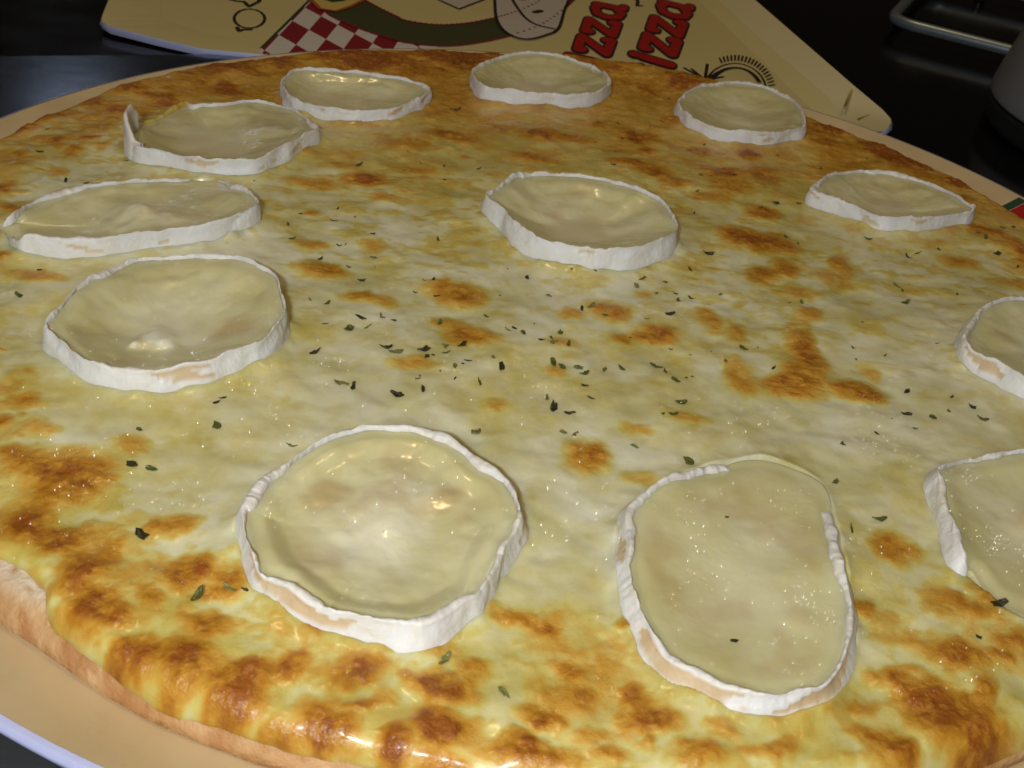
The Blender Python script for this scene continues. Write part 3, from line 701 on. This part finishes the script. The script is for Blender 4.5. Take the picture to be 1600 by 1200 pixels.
def make_round(k_):
    zt, fl, dp, pts = OUTLINES[k_]
    seed = 100 + ord(k_) * 3
    d, c, ang, rad = DENSE[k_]
    base_z = float(cheese_height(np.array([c[0]]), np.array([c[1]]), np.zeros(1))[0])
    root = thing('goat_cheese_round', LABELS[k_], 'cheese', (c[0], c[1], -.05), 'goat cheese rounds on the pizza')
    n = 900
    P = catmull(pts, n)
    h = np.clip(P[:, 2], 0, 1.6)
    xy = P[:, :2]
    # resample direction normals (outward)
    tg = np.roll(xy, -2, 0) - np.roll(xy, 2, 0); tg /= np.linalg.norm(tg, axis=1)[:, None]
    nrm = np.stack([tg[:, 1], -tg[:, 0]], -1)
    if ((xy - c) * nrm).sum() < 0:
        nrm = -nrm
    seg = np.linalg.norm(np.roll(xy, -1, 0) - xy, axis=1)
    s = np.concatenate([[0], np.cumsum(seg)[:-1]])              # arc length, cm
    L = seg.sum()
    a = 2 * np.pi * s / L
    cxn, cyn = np.cos(a) * L / 6.283, np.sin(a) * L / 6.283     # loop-safe noise coordinates
    have = sstep(0.16, 0.34, h)
    # --- rind
    foldy = .35 + 2.2 * sstep(.05, .25, fbm(cxn * .9, cyn * .9, seed + 31, 2))
    ragged = 0.16 * fbm(cxn * 2.0, cyn * 2.0, seed, 3) + 0.035 * fbm(cxn * 8, cyn * 8, seed + 5, 3) * (.4 + foldy * .5)
    top = zt * h + ragged * have
    thick = np.clip(0.08 + 0.40 * fbm(cxn * 1.0, cyn * 1.0, seed + 9, 3), .05, .36) * (0.35 + .65 * have)
    section = [(0.00, -1), (0.06, -1), (0.14, -1), (.24, -1), (.34, -1), (.44, -1), (.54, -1), (.64, -1), (.73, -1), (.81, -1), (.88, -1), (.94, -1), (.98, -1),
               (1.0, .12), (1.01, .3), (1.0, .5), (.985, .7), (.95, .9), (.85, 1.0), (.65, 1.02)]
    rows, peel, crest = [], [], []
    for q, ins in section:
        z0 = -0.22
        z = z0 + (top - z0) * min(q, 1.0) if q <= 1 else top + (q - 1) * .6
        zz = np.clip(q, 0, 1)
        wr = (0.24 * fbm(cxn * 1.1 + zz * .5, cyn * 1.1, seed + 13, 2) + 0.028 * foldy * fbm(cxn * 3.0 + zz * .8, cyn * 3.4 + zz * 2.6, seed + 17, 4)) * (1.0 - .35 * zz)
        hz = 0.09 * fbm(cxn * 1.2, cyn * 1.2 + zz * 4.0, seed + 19, 3)
        out = fl * (1 - zz) ** 1.2 + wr + hz + 0.04 * np.sin(np.pi * zz)
        pl = sstep(.02, .06, fbm(cxn * .8, cyn * .8 + zz * 2.2, seed + 23, 4) - PEEL.get(k_, .14)) * sstep(.52, .66, zz) * sstep(.97, .88, zz)
        out = out - .025 * pl
        if ins < 0:
            off = out
            pk = pl; ck = np.full(n, sstep(.90, .99, zz) * .5)
        else:
            wav = 0.05 * fbm(cxn * 6, cyn * 6, seed + 29, 3)
            off = -ins * (thick + wav) + out * (1 - ins) * .6
            z = z + .03 * fbm(cxn * 7, cyn * 7 + ins * 3, seed + 37, 3) * have
            pk = np.zeros(n); ck = .25 + .55 * sstep(-.05, .2, fbm(cxn * 2, cyn * 2 + ins, seed + 33, 3))
            if q < .9:
                z = np.minimum(z, top - .12 + 0 * z)
        off = off * have - .04 * (1 - have)
        z = z * have + (-.2) * (1 - have)
        rows.append(np.stack([xy[:, 0] + nrm[:, 0] * off, xy[:, 1] + nrm[:, 1] * off, z], -1))
        peel.append(pk * have * .9); crest.append(np.clip(ck, 0, 1) * np.ones(n) * .75)
    V = np.stack(rows, 1)
    F = grid_faces(n, len(section), True)
    present = np.repeat(np.minimum(have, np.roll(have, -1)) > 0.02, len(section) - 1)
    mesh_obj('rind', V.reshape(-1, 3), F[present], RIND, root, attrs={'peel': np.stack(peel, 1).ravel(), 'crest': np.stack(crest, 1).ravel()})
    # --- melted filling
    m = 300
    idx = (np.arange(m) * n) // m
    an = np.arctan2(xy[idx, 1] - c[1], xy[idx, 0] - c[0])
    dth = np.abs(np.angle(np.exp(1j * (an[:, None] - an[None, :]))))
    sp_ = np.abs(np.angle(np.exp(1j * (np.roll(an, -1) - np.roll(an, 1))))) + 1e-4

    def ablur(q_, sig):
        w = np.exp(-(dth / sig) ** 2) * sp_[None, :]
        return (w * q_[None, :]).sum(1) / w.sum(1)

    hs = ablur(have[idx], .10)
    rimxy = xy[idx] - nrm[idx] * (0.06 * hs - .10 * (1 - hs))[:, None]
    rimz = (np.maximum(top[idx], .2) - .09 - .04 * fbm(cxn[idx] * 3, cyn[idx] * 3, seed + 41, 2)) * hs + .15 * (1 - hs)
    nr = 70
    vv = np.linspace(1, 0.004, nr)
    R = np.sqrt(np.mean(np.sum((xy - c) ** 2, 1)))
    soft = ablur(rimz, .40)
    raw = rimz
    rimz = ablur(raw, .13)
    rimz = np.where(have[idx] > .9, np.minimum(rimz, raw + .03), rimz)
    rimz = .3 * rimz + .7 * ablur(rimz, .05)
    meanz = float(np.mean(zt * np.clip(h, .5, 1))) - .09
    rings, curd, tan = [], [], []
    for q in vv:
        pxy = c + (rimxy - c) * q
        lx = (pxy[:, 0] - c[0]) / R; ly_ = (pxy[:, 1] - c[1]) / R
        wgt = sstep(.80, 1.0, q)
        st_ = .45 if k_ == 'j' else .12
        bowl = -dp * (st_ * sstep(.90, .72, q + .10 * fbm(lx * 2, ly_ * 2, seed + 44, 2)) + (1 - st_) * sstep(1.0 if k_ != 'j' else .85, .15, q + .12 * fbm(lx * 1.5, ly_ * 1.5, seed + 43, 2))) - .03 * sstep(1, .93, q)
        level = soft * q ** 1.3 + meanz * (1 - q ** 1.3)
        z = rimz * wgt + level * (1 - wgt) + bowl * sstep(-.1, .4, level)
        cu = CURD.get(k_, .5) * sstep(.80, .05, q + .8 * fbm(lx * 2.0, ly_ * 2.0, seed + 61, 4)) * np.ones(m); ta = .30 * sstep(.10, .26, fbm(lx * 1.7, ly_ * 1.7, seed + 63, 4)) * sstep(.95, .7, q)
        for fx, fy, fr, fh, fc, ft in FEATURES[k_]:
            ex = lx + .22 * fbm(lx * 2.2, ly_ * 2.2, seed + 47, 3) - fx; ey = ly_ + .22 * fbm(lx * 2.2, ly_ * 2.2, seed + 51, 3) - fy
            g = np.exp(-(ex ** 2 + ey ** 2) / fr ** 2 * 1.4) * sstep(1.0, .8, q)
            z = z + fh * g
            cu = np.maximum(cu, fc * sstep(.25, .75, g + 1.0 * fbm(lx * 5, ly_ * 5, seed + 53, 4))); ta = np.maximum(ta, ft * sstep(.2, .9, g))
        z = z + ((.06 if k_ in 'kl' else .14) * fbm(lx * 2.2, ly_ * 2.2, seed + 55, 3) + (.012 if k_ in 'kl' else .03) * fbm(lx * 8, ly_ * 8, seed + 57, 3)) * sstep(1.0, .88, q)
        zf = .0 + .04 * sstep(.8, 1., q)
        z = zf + .5 * ((z - zf) + np.sqrt((z - zf) ** 2 + .004))
        ta = np.maximum(ta, .35 * sstep(.16, -.06, z) * sstep(-.25, .15, fbm(lx * 1.5, ly_ * 1.5, seed + 65, 3)))
        rings.append(np.stack([pxy[:, 0], pxy[:, 1], z], -1)); curd.append(cu); tan.append(ta)
    # skirt where the filling runs out over the pizza
    sk = rimxy + nrm[idx] * .30 * (1 - hs)[:, None]
    rings.insert(0, np.stack([sk[:, 0], sk[:, 1], rimz - .16 - .05 * (1 - hs)], -1)); curd.insert(0, np.zeros(m)); tan.insert(0, np.zeros(m))
    V = np.stack(rings, 1)
    mesh_obj('filling', V.reshape(-1, 3), grid_faces(m, nr + 1, True), CORE, root, attrs={'curd': np.stack(curd, 1).ravel(), 'tan': np.stack(tan, 1).ravel()})
    # clear beads added for glints on the filling
    gz = V.reshape(-1, 3)[:, :]
    pick = rs.randint(0, m, 2600) * (nr + 1) + 3 + (np.sqrt(rs.rand(2600)) * -1 * (nr - 8) + (nr - 8)).astype(int)
    P3 = gz[pick] + np.concatenate([rs.uniform(-.03, .03, (2600, 2)), np.zeros((2600, 1))], 1)
    cl = fbm(P3[:, 0] * 1.1, P3[:, 1] * 1.1, 95, 3) + .5 * fbm(P3[:, 0] * 3, P3[:, 1] * 3, 97, 2)
    P3 = P3[rs.rand(2600) < (1.0 if c[1] < 26 else .7) * (.03 + .50 * sstep(.06, .26, cl))]
    b_r = .018 + .05 * rs.rand(len(P3)) ** 2.6
    P3[:, 2] -= b_r * .3
    beads(P3, b_r, root)
    return root


ROUNDS = {k_: make_round(k_) for k_ in OUTLINES}

# the loose end of rind that stands up on one of the rounds
cp = catmull([(*q, 0) for q in CURL], 40, False)[:, :2]
ct = np.gradient(cp, axis=0); ct /= np.linalg.norm(ct, axis=1)[:, None]
cn = np.stack([ct[:, 1], -ct[:, 0]], -1)
ua = np.linspace(0, 1, 40)
hgt = .72 + .62 * sstep(.1, .55, ua) - .35 * sstep(.8, 1.0, ua) + .12 * fbm(ua * 9, ua * 0, 201, 3)
sec = [(-.15, .10), (.2, .09), (.45, .10), (.7, .08), (.9, .07), (1.0, .02), (1.0, -.04), (.9, -.08), (.7, -.09), (.45, -.10), (.2, -.09), (-.15, -.10)]
rows = []
for hz_, off in sec:
    o2 = off + .10 * fbm(ua * 5 + 3, np.full(40, hz_ * 2.5), 203, 3) + .10 * hz_
    rows.append(np.stack([cp[:, 0] + cn[:, 0] * o2, cp[:, 1] + cn[:, 1] * o2, hz_ * hgt], -1))
V = np.stack(rows, 1).reshape(-1, 3)
mesh_obj('rind_curl', V, np.concatenate([grid_faces(40, 12)]), RIND, ROUNDS['d'],
         attrs={'peel': np.zeros(480), 'crest': np.tile([.0, .1, .2, .35, .5, .6, .6, .5, .4, .3, .2, .1], 40)})

# ------------------------------------------------------------------ dried herb flakes
HERB_MATS = [make_herb('herb_dark', (0.020, 0.019, 0.008), (0.05, 0.044, 0.014)),
             make_herb('herb_green', (0.05, 0.065, 0.010), (0.12, 0.135, 0.025)),
             make_herb('herb_pale', (0.12, 0.13, 0.025), (0.22, 0.21, 0.06))]
random.seed(11)


def flake_mesh(i, mi, curl):
    n = random.randint(8, 11)
    asp = random.uniform(.22, .8)
    ring = []
    for k in range(n):
        w = 2 * math.pi * k / n + random.uniform(-.2, .2)
        r = random.uniform(.5, 1.2)
        ring.append((math.cos(w) * r, math.sin(w) * r * asp))
    rows = []
    for sc in (1.0, .5):
        for x, y in ring:
            x *= sc; y *= sc
            rows.append((x * .1, y * .1, (curl * (x * x - .3) + .5 * curl * x * y + random.uniform(-.08, .08)) * .1))
    rows.append((0, 0, -.03 * curl))
    V = [(x * K, y * K, z * K + .008 * K) for x, y, z in rows] + [(x * K, y * K, z * K - .008 * K) for x, y, z in rows]
    o = len(rows); F = []
    for k in range(n):
        j = (k + 1) % n
        F += [(k, j, n + j, n + k), (n + k, n + j, 2 * n), (o + j, o + k, o + n + k, o + n + j), (o + n + j, o + n + k, o + 2 * n), (j, k, o + k, o + j)]
    me = bpy.data.meshes.new('herb_flake')
    me.from_pydata(V, [], F)
    me.materials.append(HERB_MATS[mi])
    return me


FLAKE_MESHES = [[flake_mesh(i, mi, random.uniform(.05, .55)) for i in range(9)] for mi in range(3)]
hx = np.array([q[0] for q in FLAKES]); hy = np.array([q[1] for q in FLAKES])
hz = cheese_height(hx, hy)
inside = slice_field(hx, hy)
HL = [('dark brown green dried herb flake lying on the melted cheese', 'dark herb flakes'),
      ('leaf green dried herb flake lying on the melted cheese', 'green herb flakes'),
      ('pale olive herb flake soaked into the melted cheese', 'pale herb flakes')]
HLB = ('large dark curled herb flake standing out on the melted cheese', 'large dark herb flakes')
for i, (x, y, s) in enumerate(FLAKES):
    kind = random.choices((0, 1, 2), (.38, .40, .22))[0]
    o = bpy.data.objects.new('herb_flake', random.choice(FLAKE_MESHES[kind]))
    col.objects.link(o)
    s = s * .88
    o.scale = (s * random.uniform(.95, 1.2), s * random.uniform(.8, 1.1), s)
    o.rotation_euler = (random.uniform(-.25, .25), random.uniform(-.25, .25), random.uniform(0, 6.28))
    zz = hz[i] if inside[i] > 0 else hz[i] + .1
    o.location = (x * K, y * K, (zz + (.005 if kind == 2 else .018) * min(s, 1.6)) * K)
    if kind == 0 and s > 1.65:
        tag(o, HLB[0], 'herb', HLB[1])
    else:
        tag(o, HL[kind][0], 'herb', HL[kind][1])

# two dark specks sunk in the flat round
for x, y, q in ((SPECKS[0][0], SPECKS[0][1], 1.1), (SPECKS[1][0], SPECKS[1][1], .65)):
    o = bpy.data.objects.new('herb_flake', FLAKE_MESHES[0][1])
    col.objects.link(o)
    o.scale = (q, q * 1.3, q)
    me = [c for c in ROUNDS['k'].children if c.name.startswith('filling')][0].data
    co = np.zeros(len(me.vertices) * 3); me.vertices.foreach_get('co', co); co = co.reshape(-1, 3) + np.array(ROUNDS['k'].location)
    co = co / K
    near = np.argmin(np.hypot(co[:, 0] - x, co[:, 1] - y))
    o.location = (x * K, y * K, (co[near, 2] + .03) * K)
    tag(o, ('larger' if q > 1 else 'smaller') + ' dark speck sunk in the filling of the flat goat cheese round', 'herb')

# ------------------------------------------------------------------ printed tray behind
TF = -1.5
tray = thing('serving_tray', 'pale yellow printed serving tray with raised flap and red lettering, behind the pizza', 'tray', (-3, 58, COUNTER))
outer = [(-24.5, 72, -1.2), (-21.9, 58, -1.25), (-20.6, 52.4, -1.3), (-20.0, 49.9, -1.33), (-19.75, 49.1, -1.35), (-19.2, 48.6, -1.37), (-16.8, 47.85, -1.42), (-14.7, 47.35, -1.46),
         (-11.4, 47.7, -1.5), (-4, 48.75, -1.5), (3, 48.8, -1.5), (8.5, 47.7, -1.3), (11.6, 45.3, -.8), (12.9, 43.95, -.55), (13.45, 44.05, -.5), (14.0, 44.95, -.5), (14.2, 45.7, -.5), (14.08, 46.8, -.5),
         (13.33, 50.0, -.5), (10.54, 62.7, -.5), (8.4, 72, -.5)]
fr0, fr1 = PRINT['floor_right']
fd = np.array(fr1) - np.array(fr0)
fold = lambda t: (fr0[0] + fd[0] * t, fr0[1] + fd[1] * t, TF)
inner = [(-22.0, 72, TF), (-19.6, 58, TF), (-18.6, 54, TF), (-17.9, 51.6, TF), (-17.5, 51.0, TF), (-17.0, 50.5, TF), (-15.6, 49.8, TF), (-14.0, 49.3, TF),
         (-11.2, 49.0, TF), (-4, 49.4, TF), (3, 49.5, TF), (8.4, 48.9, TF), (11.3, 47.7, TF), fold(-.02), fold(-.01), fold(0), fold(.01), fold(.03),
         fold(.25), fold(.93), fold(1.5)]
nO = len(outer)
Vt = [*outer, *inner]
Ft = [(i, (i + 1) % nO, nO + (i + 1) % nO, nO + i) for i in range(nO)] + [tuple(range(nO, 2 * nO))]
flap_i = set(range(11, 20))


def sub_mesh(name, faces, mat):
    used = sorted({i for f_ in faces for i in f_}); ix = {v_: k for k, v_ in enumerate(used)}
    return mesh_obj(name, [Vt[i] for i in used], [tuple(ix[i] for i in f_) for f_ in faces], mat, tray, smooth=False)


sub_mesh('tray_top', [f_ for i, f_ in enumerate(Ft) if i not in flap_i], TRAY)
def along(P, n):
    P = np.asarray(P, float); L = np.r_[0, np.cumsum(np.linalg.norm(np.diff(P, axis=0), axis=1))]
    t = np.linspace(0, L[-1], n)
    return np.stack([np.interp(t, L, P[:, i]) for i in range(3)], -1)


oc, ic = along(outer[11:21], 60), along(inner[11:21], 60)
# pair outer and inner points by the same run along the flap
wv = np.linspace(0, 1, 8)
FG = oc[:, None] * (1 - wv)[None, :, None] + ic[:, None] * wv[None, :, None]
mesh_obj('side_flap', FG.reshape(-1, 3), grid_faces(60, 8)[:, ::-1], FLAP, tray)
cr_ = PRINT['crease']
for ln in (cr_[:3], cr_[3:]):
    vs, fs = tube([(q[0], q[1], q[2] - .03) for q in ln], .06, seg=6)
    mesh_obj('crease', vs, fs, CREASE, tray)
ctr = np.array((-3, 60.0))
edge_lo = [(x, y, z - .33) for x, y, z in outer]
edge_mid = [(x + .06 * (x - ctr[0]) / 15, y + .06 * (y - ctr[1]) / 12, z - .12) for x, y, z in outer]
Ve = [*outer, *edge_mid, *edge_lo]
mesh_obj('tray_edge', Ve, [(i, nO + i, nO + (i + 1) % nO, (i + 1) % nO) for i in range(nO)] + [(nO + i, 2 * nO + i, 2 * nO + (i + 1) % nO, nO + (i + 1) % nO) for i in range(nO)], EDGE, tray)
foot = [(x + (ctr[0] - x) * .12, y + (ctr[1] - y) * .12, COUNTER + .004) for x, y, z in inner]
Vu = [*edge_lo, *foot]
mesh_obj('tray_underside', Vu, [((i + 1) % nO, i, nO + i, nO + (i + 1) % nO) for i in range(nO)] + [tuple(range(nO, 2 * nO))[::-1]], TRAY, tray, smooth=False)
# glossy bead added along the fold to stand for its highlight
vs, fs = tube([fold(t) for t in np.linspace(.01, 1.45, 40)], .10, seg=14)
mesh_obj('fold_highlight', vs, fs, SHINE, tray)


def pz(q, lift=0.0):
    return (q[0], q[1], TF + .015 + lift)


def flat(name, poly, mat, lift=0.0):
    return mesh_obj(name, [pz(q, lift) for q in poly], [tuple(range(len(poly)))], mat, tray, smooth=False)


def stroke_mesh(lines, w, lift):
    V, F = [], []
    for ln in lines:
        ln = [np.array(q, float) for q in ln]
        for a, b in zip(ln[:-1], ln[1:]):
            d = b - a; L = np.linalg.norm(d)
            if L < 1e-6:
                continue
            d /= L; nn = np.array((-d[1], d[0])) * w / 2
            k = len(V); V += [pz(a + nn, lift), pz(a - nn, lift), pz(b - nn, lift), pz(b + nn, lift)]; F.append((k, k + 1, k + 2, k + 3))
            lift += .0004
        for q in ln:
            k = len(V)
            V += [pz(q + np.array((math.cos(t), math.sin(t))) * w / 2, lift) for t in np.linspace(0, 2 * math.pi, 12, endpoint=False)]
            F.append(tuple(range(k, k + 12)))
            lift += .0004
    return V, F


def strokes(name, lines, w, mat, lift=0.0):
    V, F = stroke_mesh(lines, w, lift)
    return mesh_obj(name, V, F, mat, tray, smooth=False)


# checked cloth print
o_, a_, b_ = (np.array(q) for q in PRINT['check'])
e1, e2 = a_ - o_, b_ - o_
band_out = catmull([(*q, 0) for q in PRINT['band_out']], 60, False)[:, :2]
band_in = catmull([(*q, 0) for q in PRINT['band_in']], 60, False)[:, :2]
g0, g1 = np.array(PRINT['green'][0]), np.array(PRINT['green'][2])


def in_check(q):
    side = (g1[0] - g0[0]) * (q[1] - g0[1]) - (g1[1] - g0[1]) * (q[0] - g0[0])
    if side > -1.2:
        return False
    yb = np.interp(q[0], band_out[:, 0], band_out[:, 1])
    front = np.interp(q[0], [p_[0] for p_ in outer[7:13]], [p_[1] for p_ in outer[7:13]]) + .08
    return front < q[1] < yb + .05 and q[0] < -5.2


white_V, white_F, mar_V, mar_F = [], [], [], []
sub = 12
for i in range(-8, 16):
    for j in range(-6, 10):
        W = (i + j) % 2 == 0
        V_, F_ = (white_V, white_F) if W else (mar_V, mar_F)
        for a in range(sub):
            for b in range(sub):
                q = [o_ + e1 * (i + (a + da) / sub) + e2 * (j + (b + db) / sub) for da, db in ((0, 0), (1, 0), (1, 1), (0, 1))]
                if in_check((q[0] + q[2]) / 2):
                    k = len(V_); V_ += [pz(t) for t in q]; F_.append((k, k + 1, k + 2, k + 3))
mesh_obj('white_checks', white_V, white_F, WHITE, tray, smooth=False)
mesh_obj('maroon_checks', mar_V, mar_F, MAROON, tray, smooth=False)
flat('green_stripe', PRINT['green'], GREEN, .008)


def ribbon(name, A, B, mat, lift):
    V = [pz(q, lift) for q in A] + [pz(q, lift) for q in B]
    n = len(A)
    return mesh_obj(name, V, [(i, i + 1, n + i + 1, n + i) for i in range(n - 1)], mat, tray, smooth=False)


ribbon('green_band', band_in, band_out, OLIVE, .012)
strokes('band_outline', [band_in], .16, MAROON, .02)
strokes('band_outline', [band_out], .16, MAROON, .02)
flat('scarf_print', PRINT['collar'], GREY, .012)
strokes('scarf_outline', [PRINT['collar']], .14, INK, .02)
flat('bowl_print', PRINT['boat'], YELLOW, .05)
strokes('bowl_outline', [PRINT['boat']], .2, ORANGE, .06)
flat('bowl_salad', PRINT['boat_in'], GREEN, .055)
sn = catmull([(*q, 0) for q in PRINT['snout']], 40, False)[:, :2]
flat('rounded_print', sn, GREY, .045)
strokes('rounded_outline', [sn], .16, INK, .055)
strokes('curved_line', [catmull([(*q, 0) for q in PRINT['smile']], 20, False)[:, :2]], .16, INK, .06)
for q in PRINT['dots']:
    strokes('spot', [[q, (q[0] + .25, q[1] + .35)]], .38, INK, .065)
strokes('ring_drawing', [PRINT['ring']], .14, INK, .01)
strokes('ink_scribble', [PRINT['scribble'], PRINT['scribble2']], .2, INK, .01)
strokes('emblem_arc', [catmull([(*q, 0) for q in PRINT['arc1']], 20, False)[:, :2]], .10, INK, .01)
strokes('emblem_arc', [catmull([(*q, 0) for q in PRINT['arc2']], 20, False)[:, :2]], .22, INK, .02)
tk = PRINT['ticks']
strokes('emblem_ticks', [[tk[2 * i], tk[2 * i + 1]] for i in range(len(tk) // 2)], .10, INK, .01)
sp = PRINT['sprig']
strokes('emblem_sprig', [[sp[2 * i], sp[2 * i + 1]] for i in range(len(sp) // 2)], .16, INK, .01)
strokes('ink_mark', [PRINT['mark']], .2, INK, .01)

# lettering: "Pizza" twice, each letter drawn with strokes in a unit box
GLYPH = {
    'P': (1.15, [[(.2, 0), (.2, 1.05)], [(.2, 1.0), (.75, 1.0), (.9, .8), (.75, .55), (.2, .5)]]),
    'i': (.5, [[(.2, .05), (.22, .85)], [(.22, 1.08), (.23, 1.12)]]),
    'z': (1.0, [[(.12, .95), (.80, .98), (.18, .10), (.88, .08)], [(.12, .95), (.14, .80)], [(.88, .08), (.86, .25)]]),
    'a': (1.0, [[(.80, .95), (.80, .05)], [(.80, .78), (.55, .95), (.22, .80), (.12, .45), (.25, .12), (.5, .06), (.80, .3)], [(.80, .05), (.95, .05)]]),
}
for key in ('text1', 'text2'):
    O, OU, OV = (np.array(q) for q in PRINT[key])
    uu, vv_ = OU - O, OV - O
    cur = -.5 - 1.15
    for ch in 'Pizza':
        adv, lines = GLYPH[ch]
        for nm, w, mt, lift in (('letter_outline', .40, INK, .02), ('letter', .27, RED, .045)):
            V, F = stroke_mesh([[(cur + x, y) for x, y in ln] for ln in lines], w, lift)
            V = [(*(O + uu * q[0] + vv_ * q[1]), q[2]) for q in V]
            mesh_obj(nm, V, F, mt, tray, smooth=False)
        cur += adv

# ------------------------------------------------------------------ wire rack and pot at the back
def rounded_rect(A, D, B, r, z, n=8):
    A, D, B = np.array(A, float), np.array(D, float), np.array(B, float)
    Cq = D + B - A
    cs = [A, D, Cq, B]; out = []
    for i in range(4):
        p0, p1, p2 = cs[i - 1], cs[i], cs[(i + 1) % 4]
        a = p1 + (p0 - p1) / np.linalg.norm(p0 - p1) * r; b = p1 + (p2 - p1) / np.linalg.norm(p2 - p1) * r
        for t in np.linspace(0, 1, n):
            q = (1 - t) ** 2 * a + 2 * t * (1 - t) * p1 + t * t * b
            out.append((q[0], q[1], z))
        nxt = p2 + (p1 - p2) / np.linalg.norm(p2 - p1) * r
        for t in (.25, .5, .75):
            q = b + (nxt - b) * t; out.append((q[0], q[1], z))
    return out


rack = thing('wire_stand', 'grey metal wire loop lying flat on the black stovetop beside the grey pot', 'stand', (24, 68, COUNTER))
zr = COUNTER + .85
vs, fs = tube(rounded_rect((18.2, 63.9), (23.6, 76.6), (28.6, 57.6), 1.6, zr), .30, True, 12)
mesh_obj('wire_loop', vs, fs, CHROME, rack)
for q in ((20.0, 68.3), (25.0, 59.8), (29.5, 61.5), (26.5, 74.8)):
    v, f = lathe([(0.01, COUNTER + .003), (.3, COUNTER + .003), (.34, COUNTER + .1), (.3, zr - .1), (0.01, zr)], q, 16)
    mesh_obj('foot', v, f, BLACK, rack)

pot = thing('kitchen_pot', 'grey conical pot on a black base at the side of the stovetop', 'pot', (27.6, 50.0, COUNTER))
PTC = (27.6, 50.0)
v, f = lathe(refine([(0.01, COUNTER + .003), (7.4, COUNTER + .003), (7.7, COUNTER + .25), (7.7, -.75), (7.3, -.70), (0.01, -.70)]), PTC, 128)
mesh_obj('base', v, f, BLACK, pot)
v, f = lathe(refine([(7.2, -.70), (7.75, -.62), (7.72, -.2), (7.2, 2.0), (5.4, 7.5), (4.7, 10.5), (4.3, 11.0), (0.01, 11.1)], 8), PTC, 128)
mesh_obj('body', v, f, GREYMETAL, pot)
v, f = lathe(refine([(0.01, 11.0), (1.0, 11.0), (1.2, 11.6), (1.0, 12.2), (0.01, 12.3)]), PTC, 48)
mesh_obj('knob', v, f, BLACK, pot)
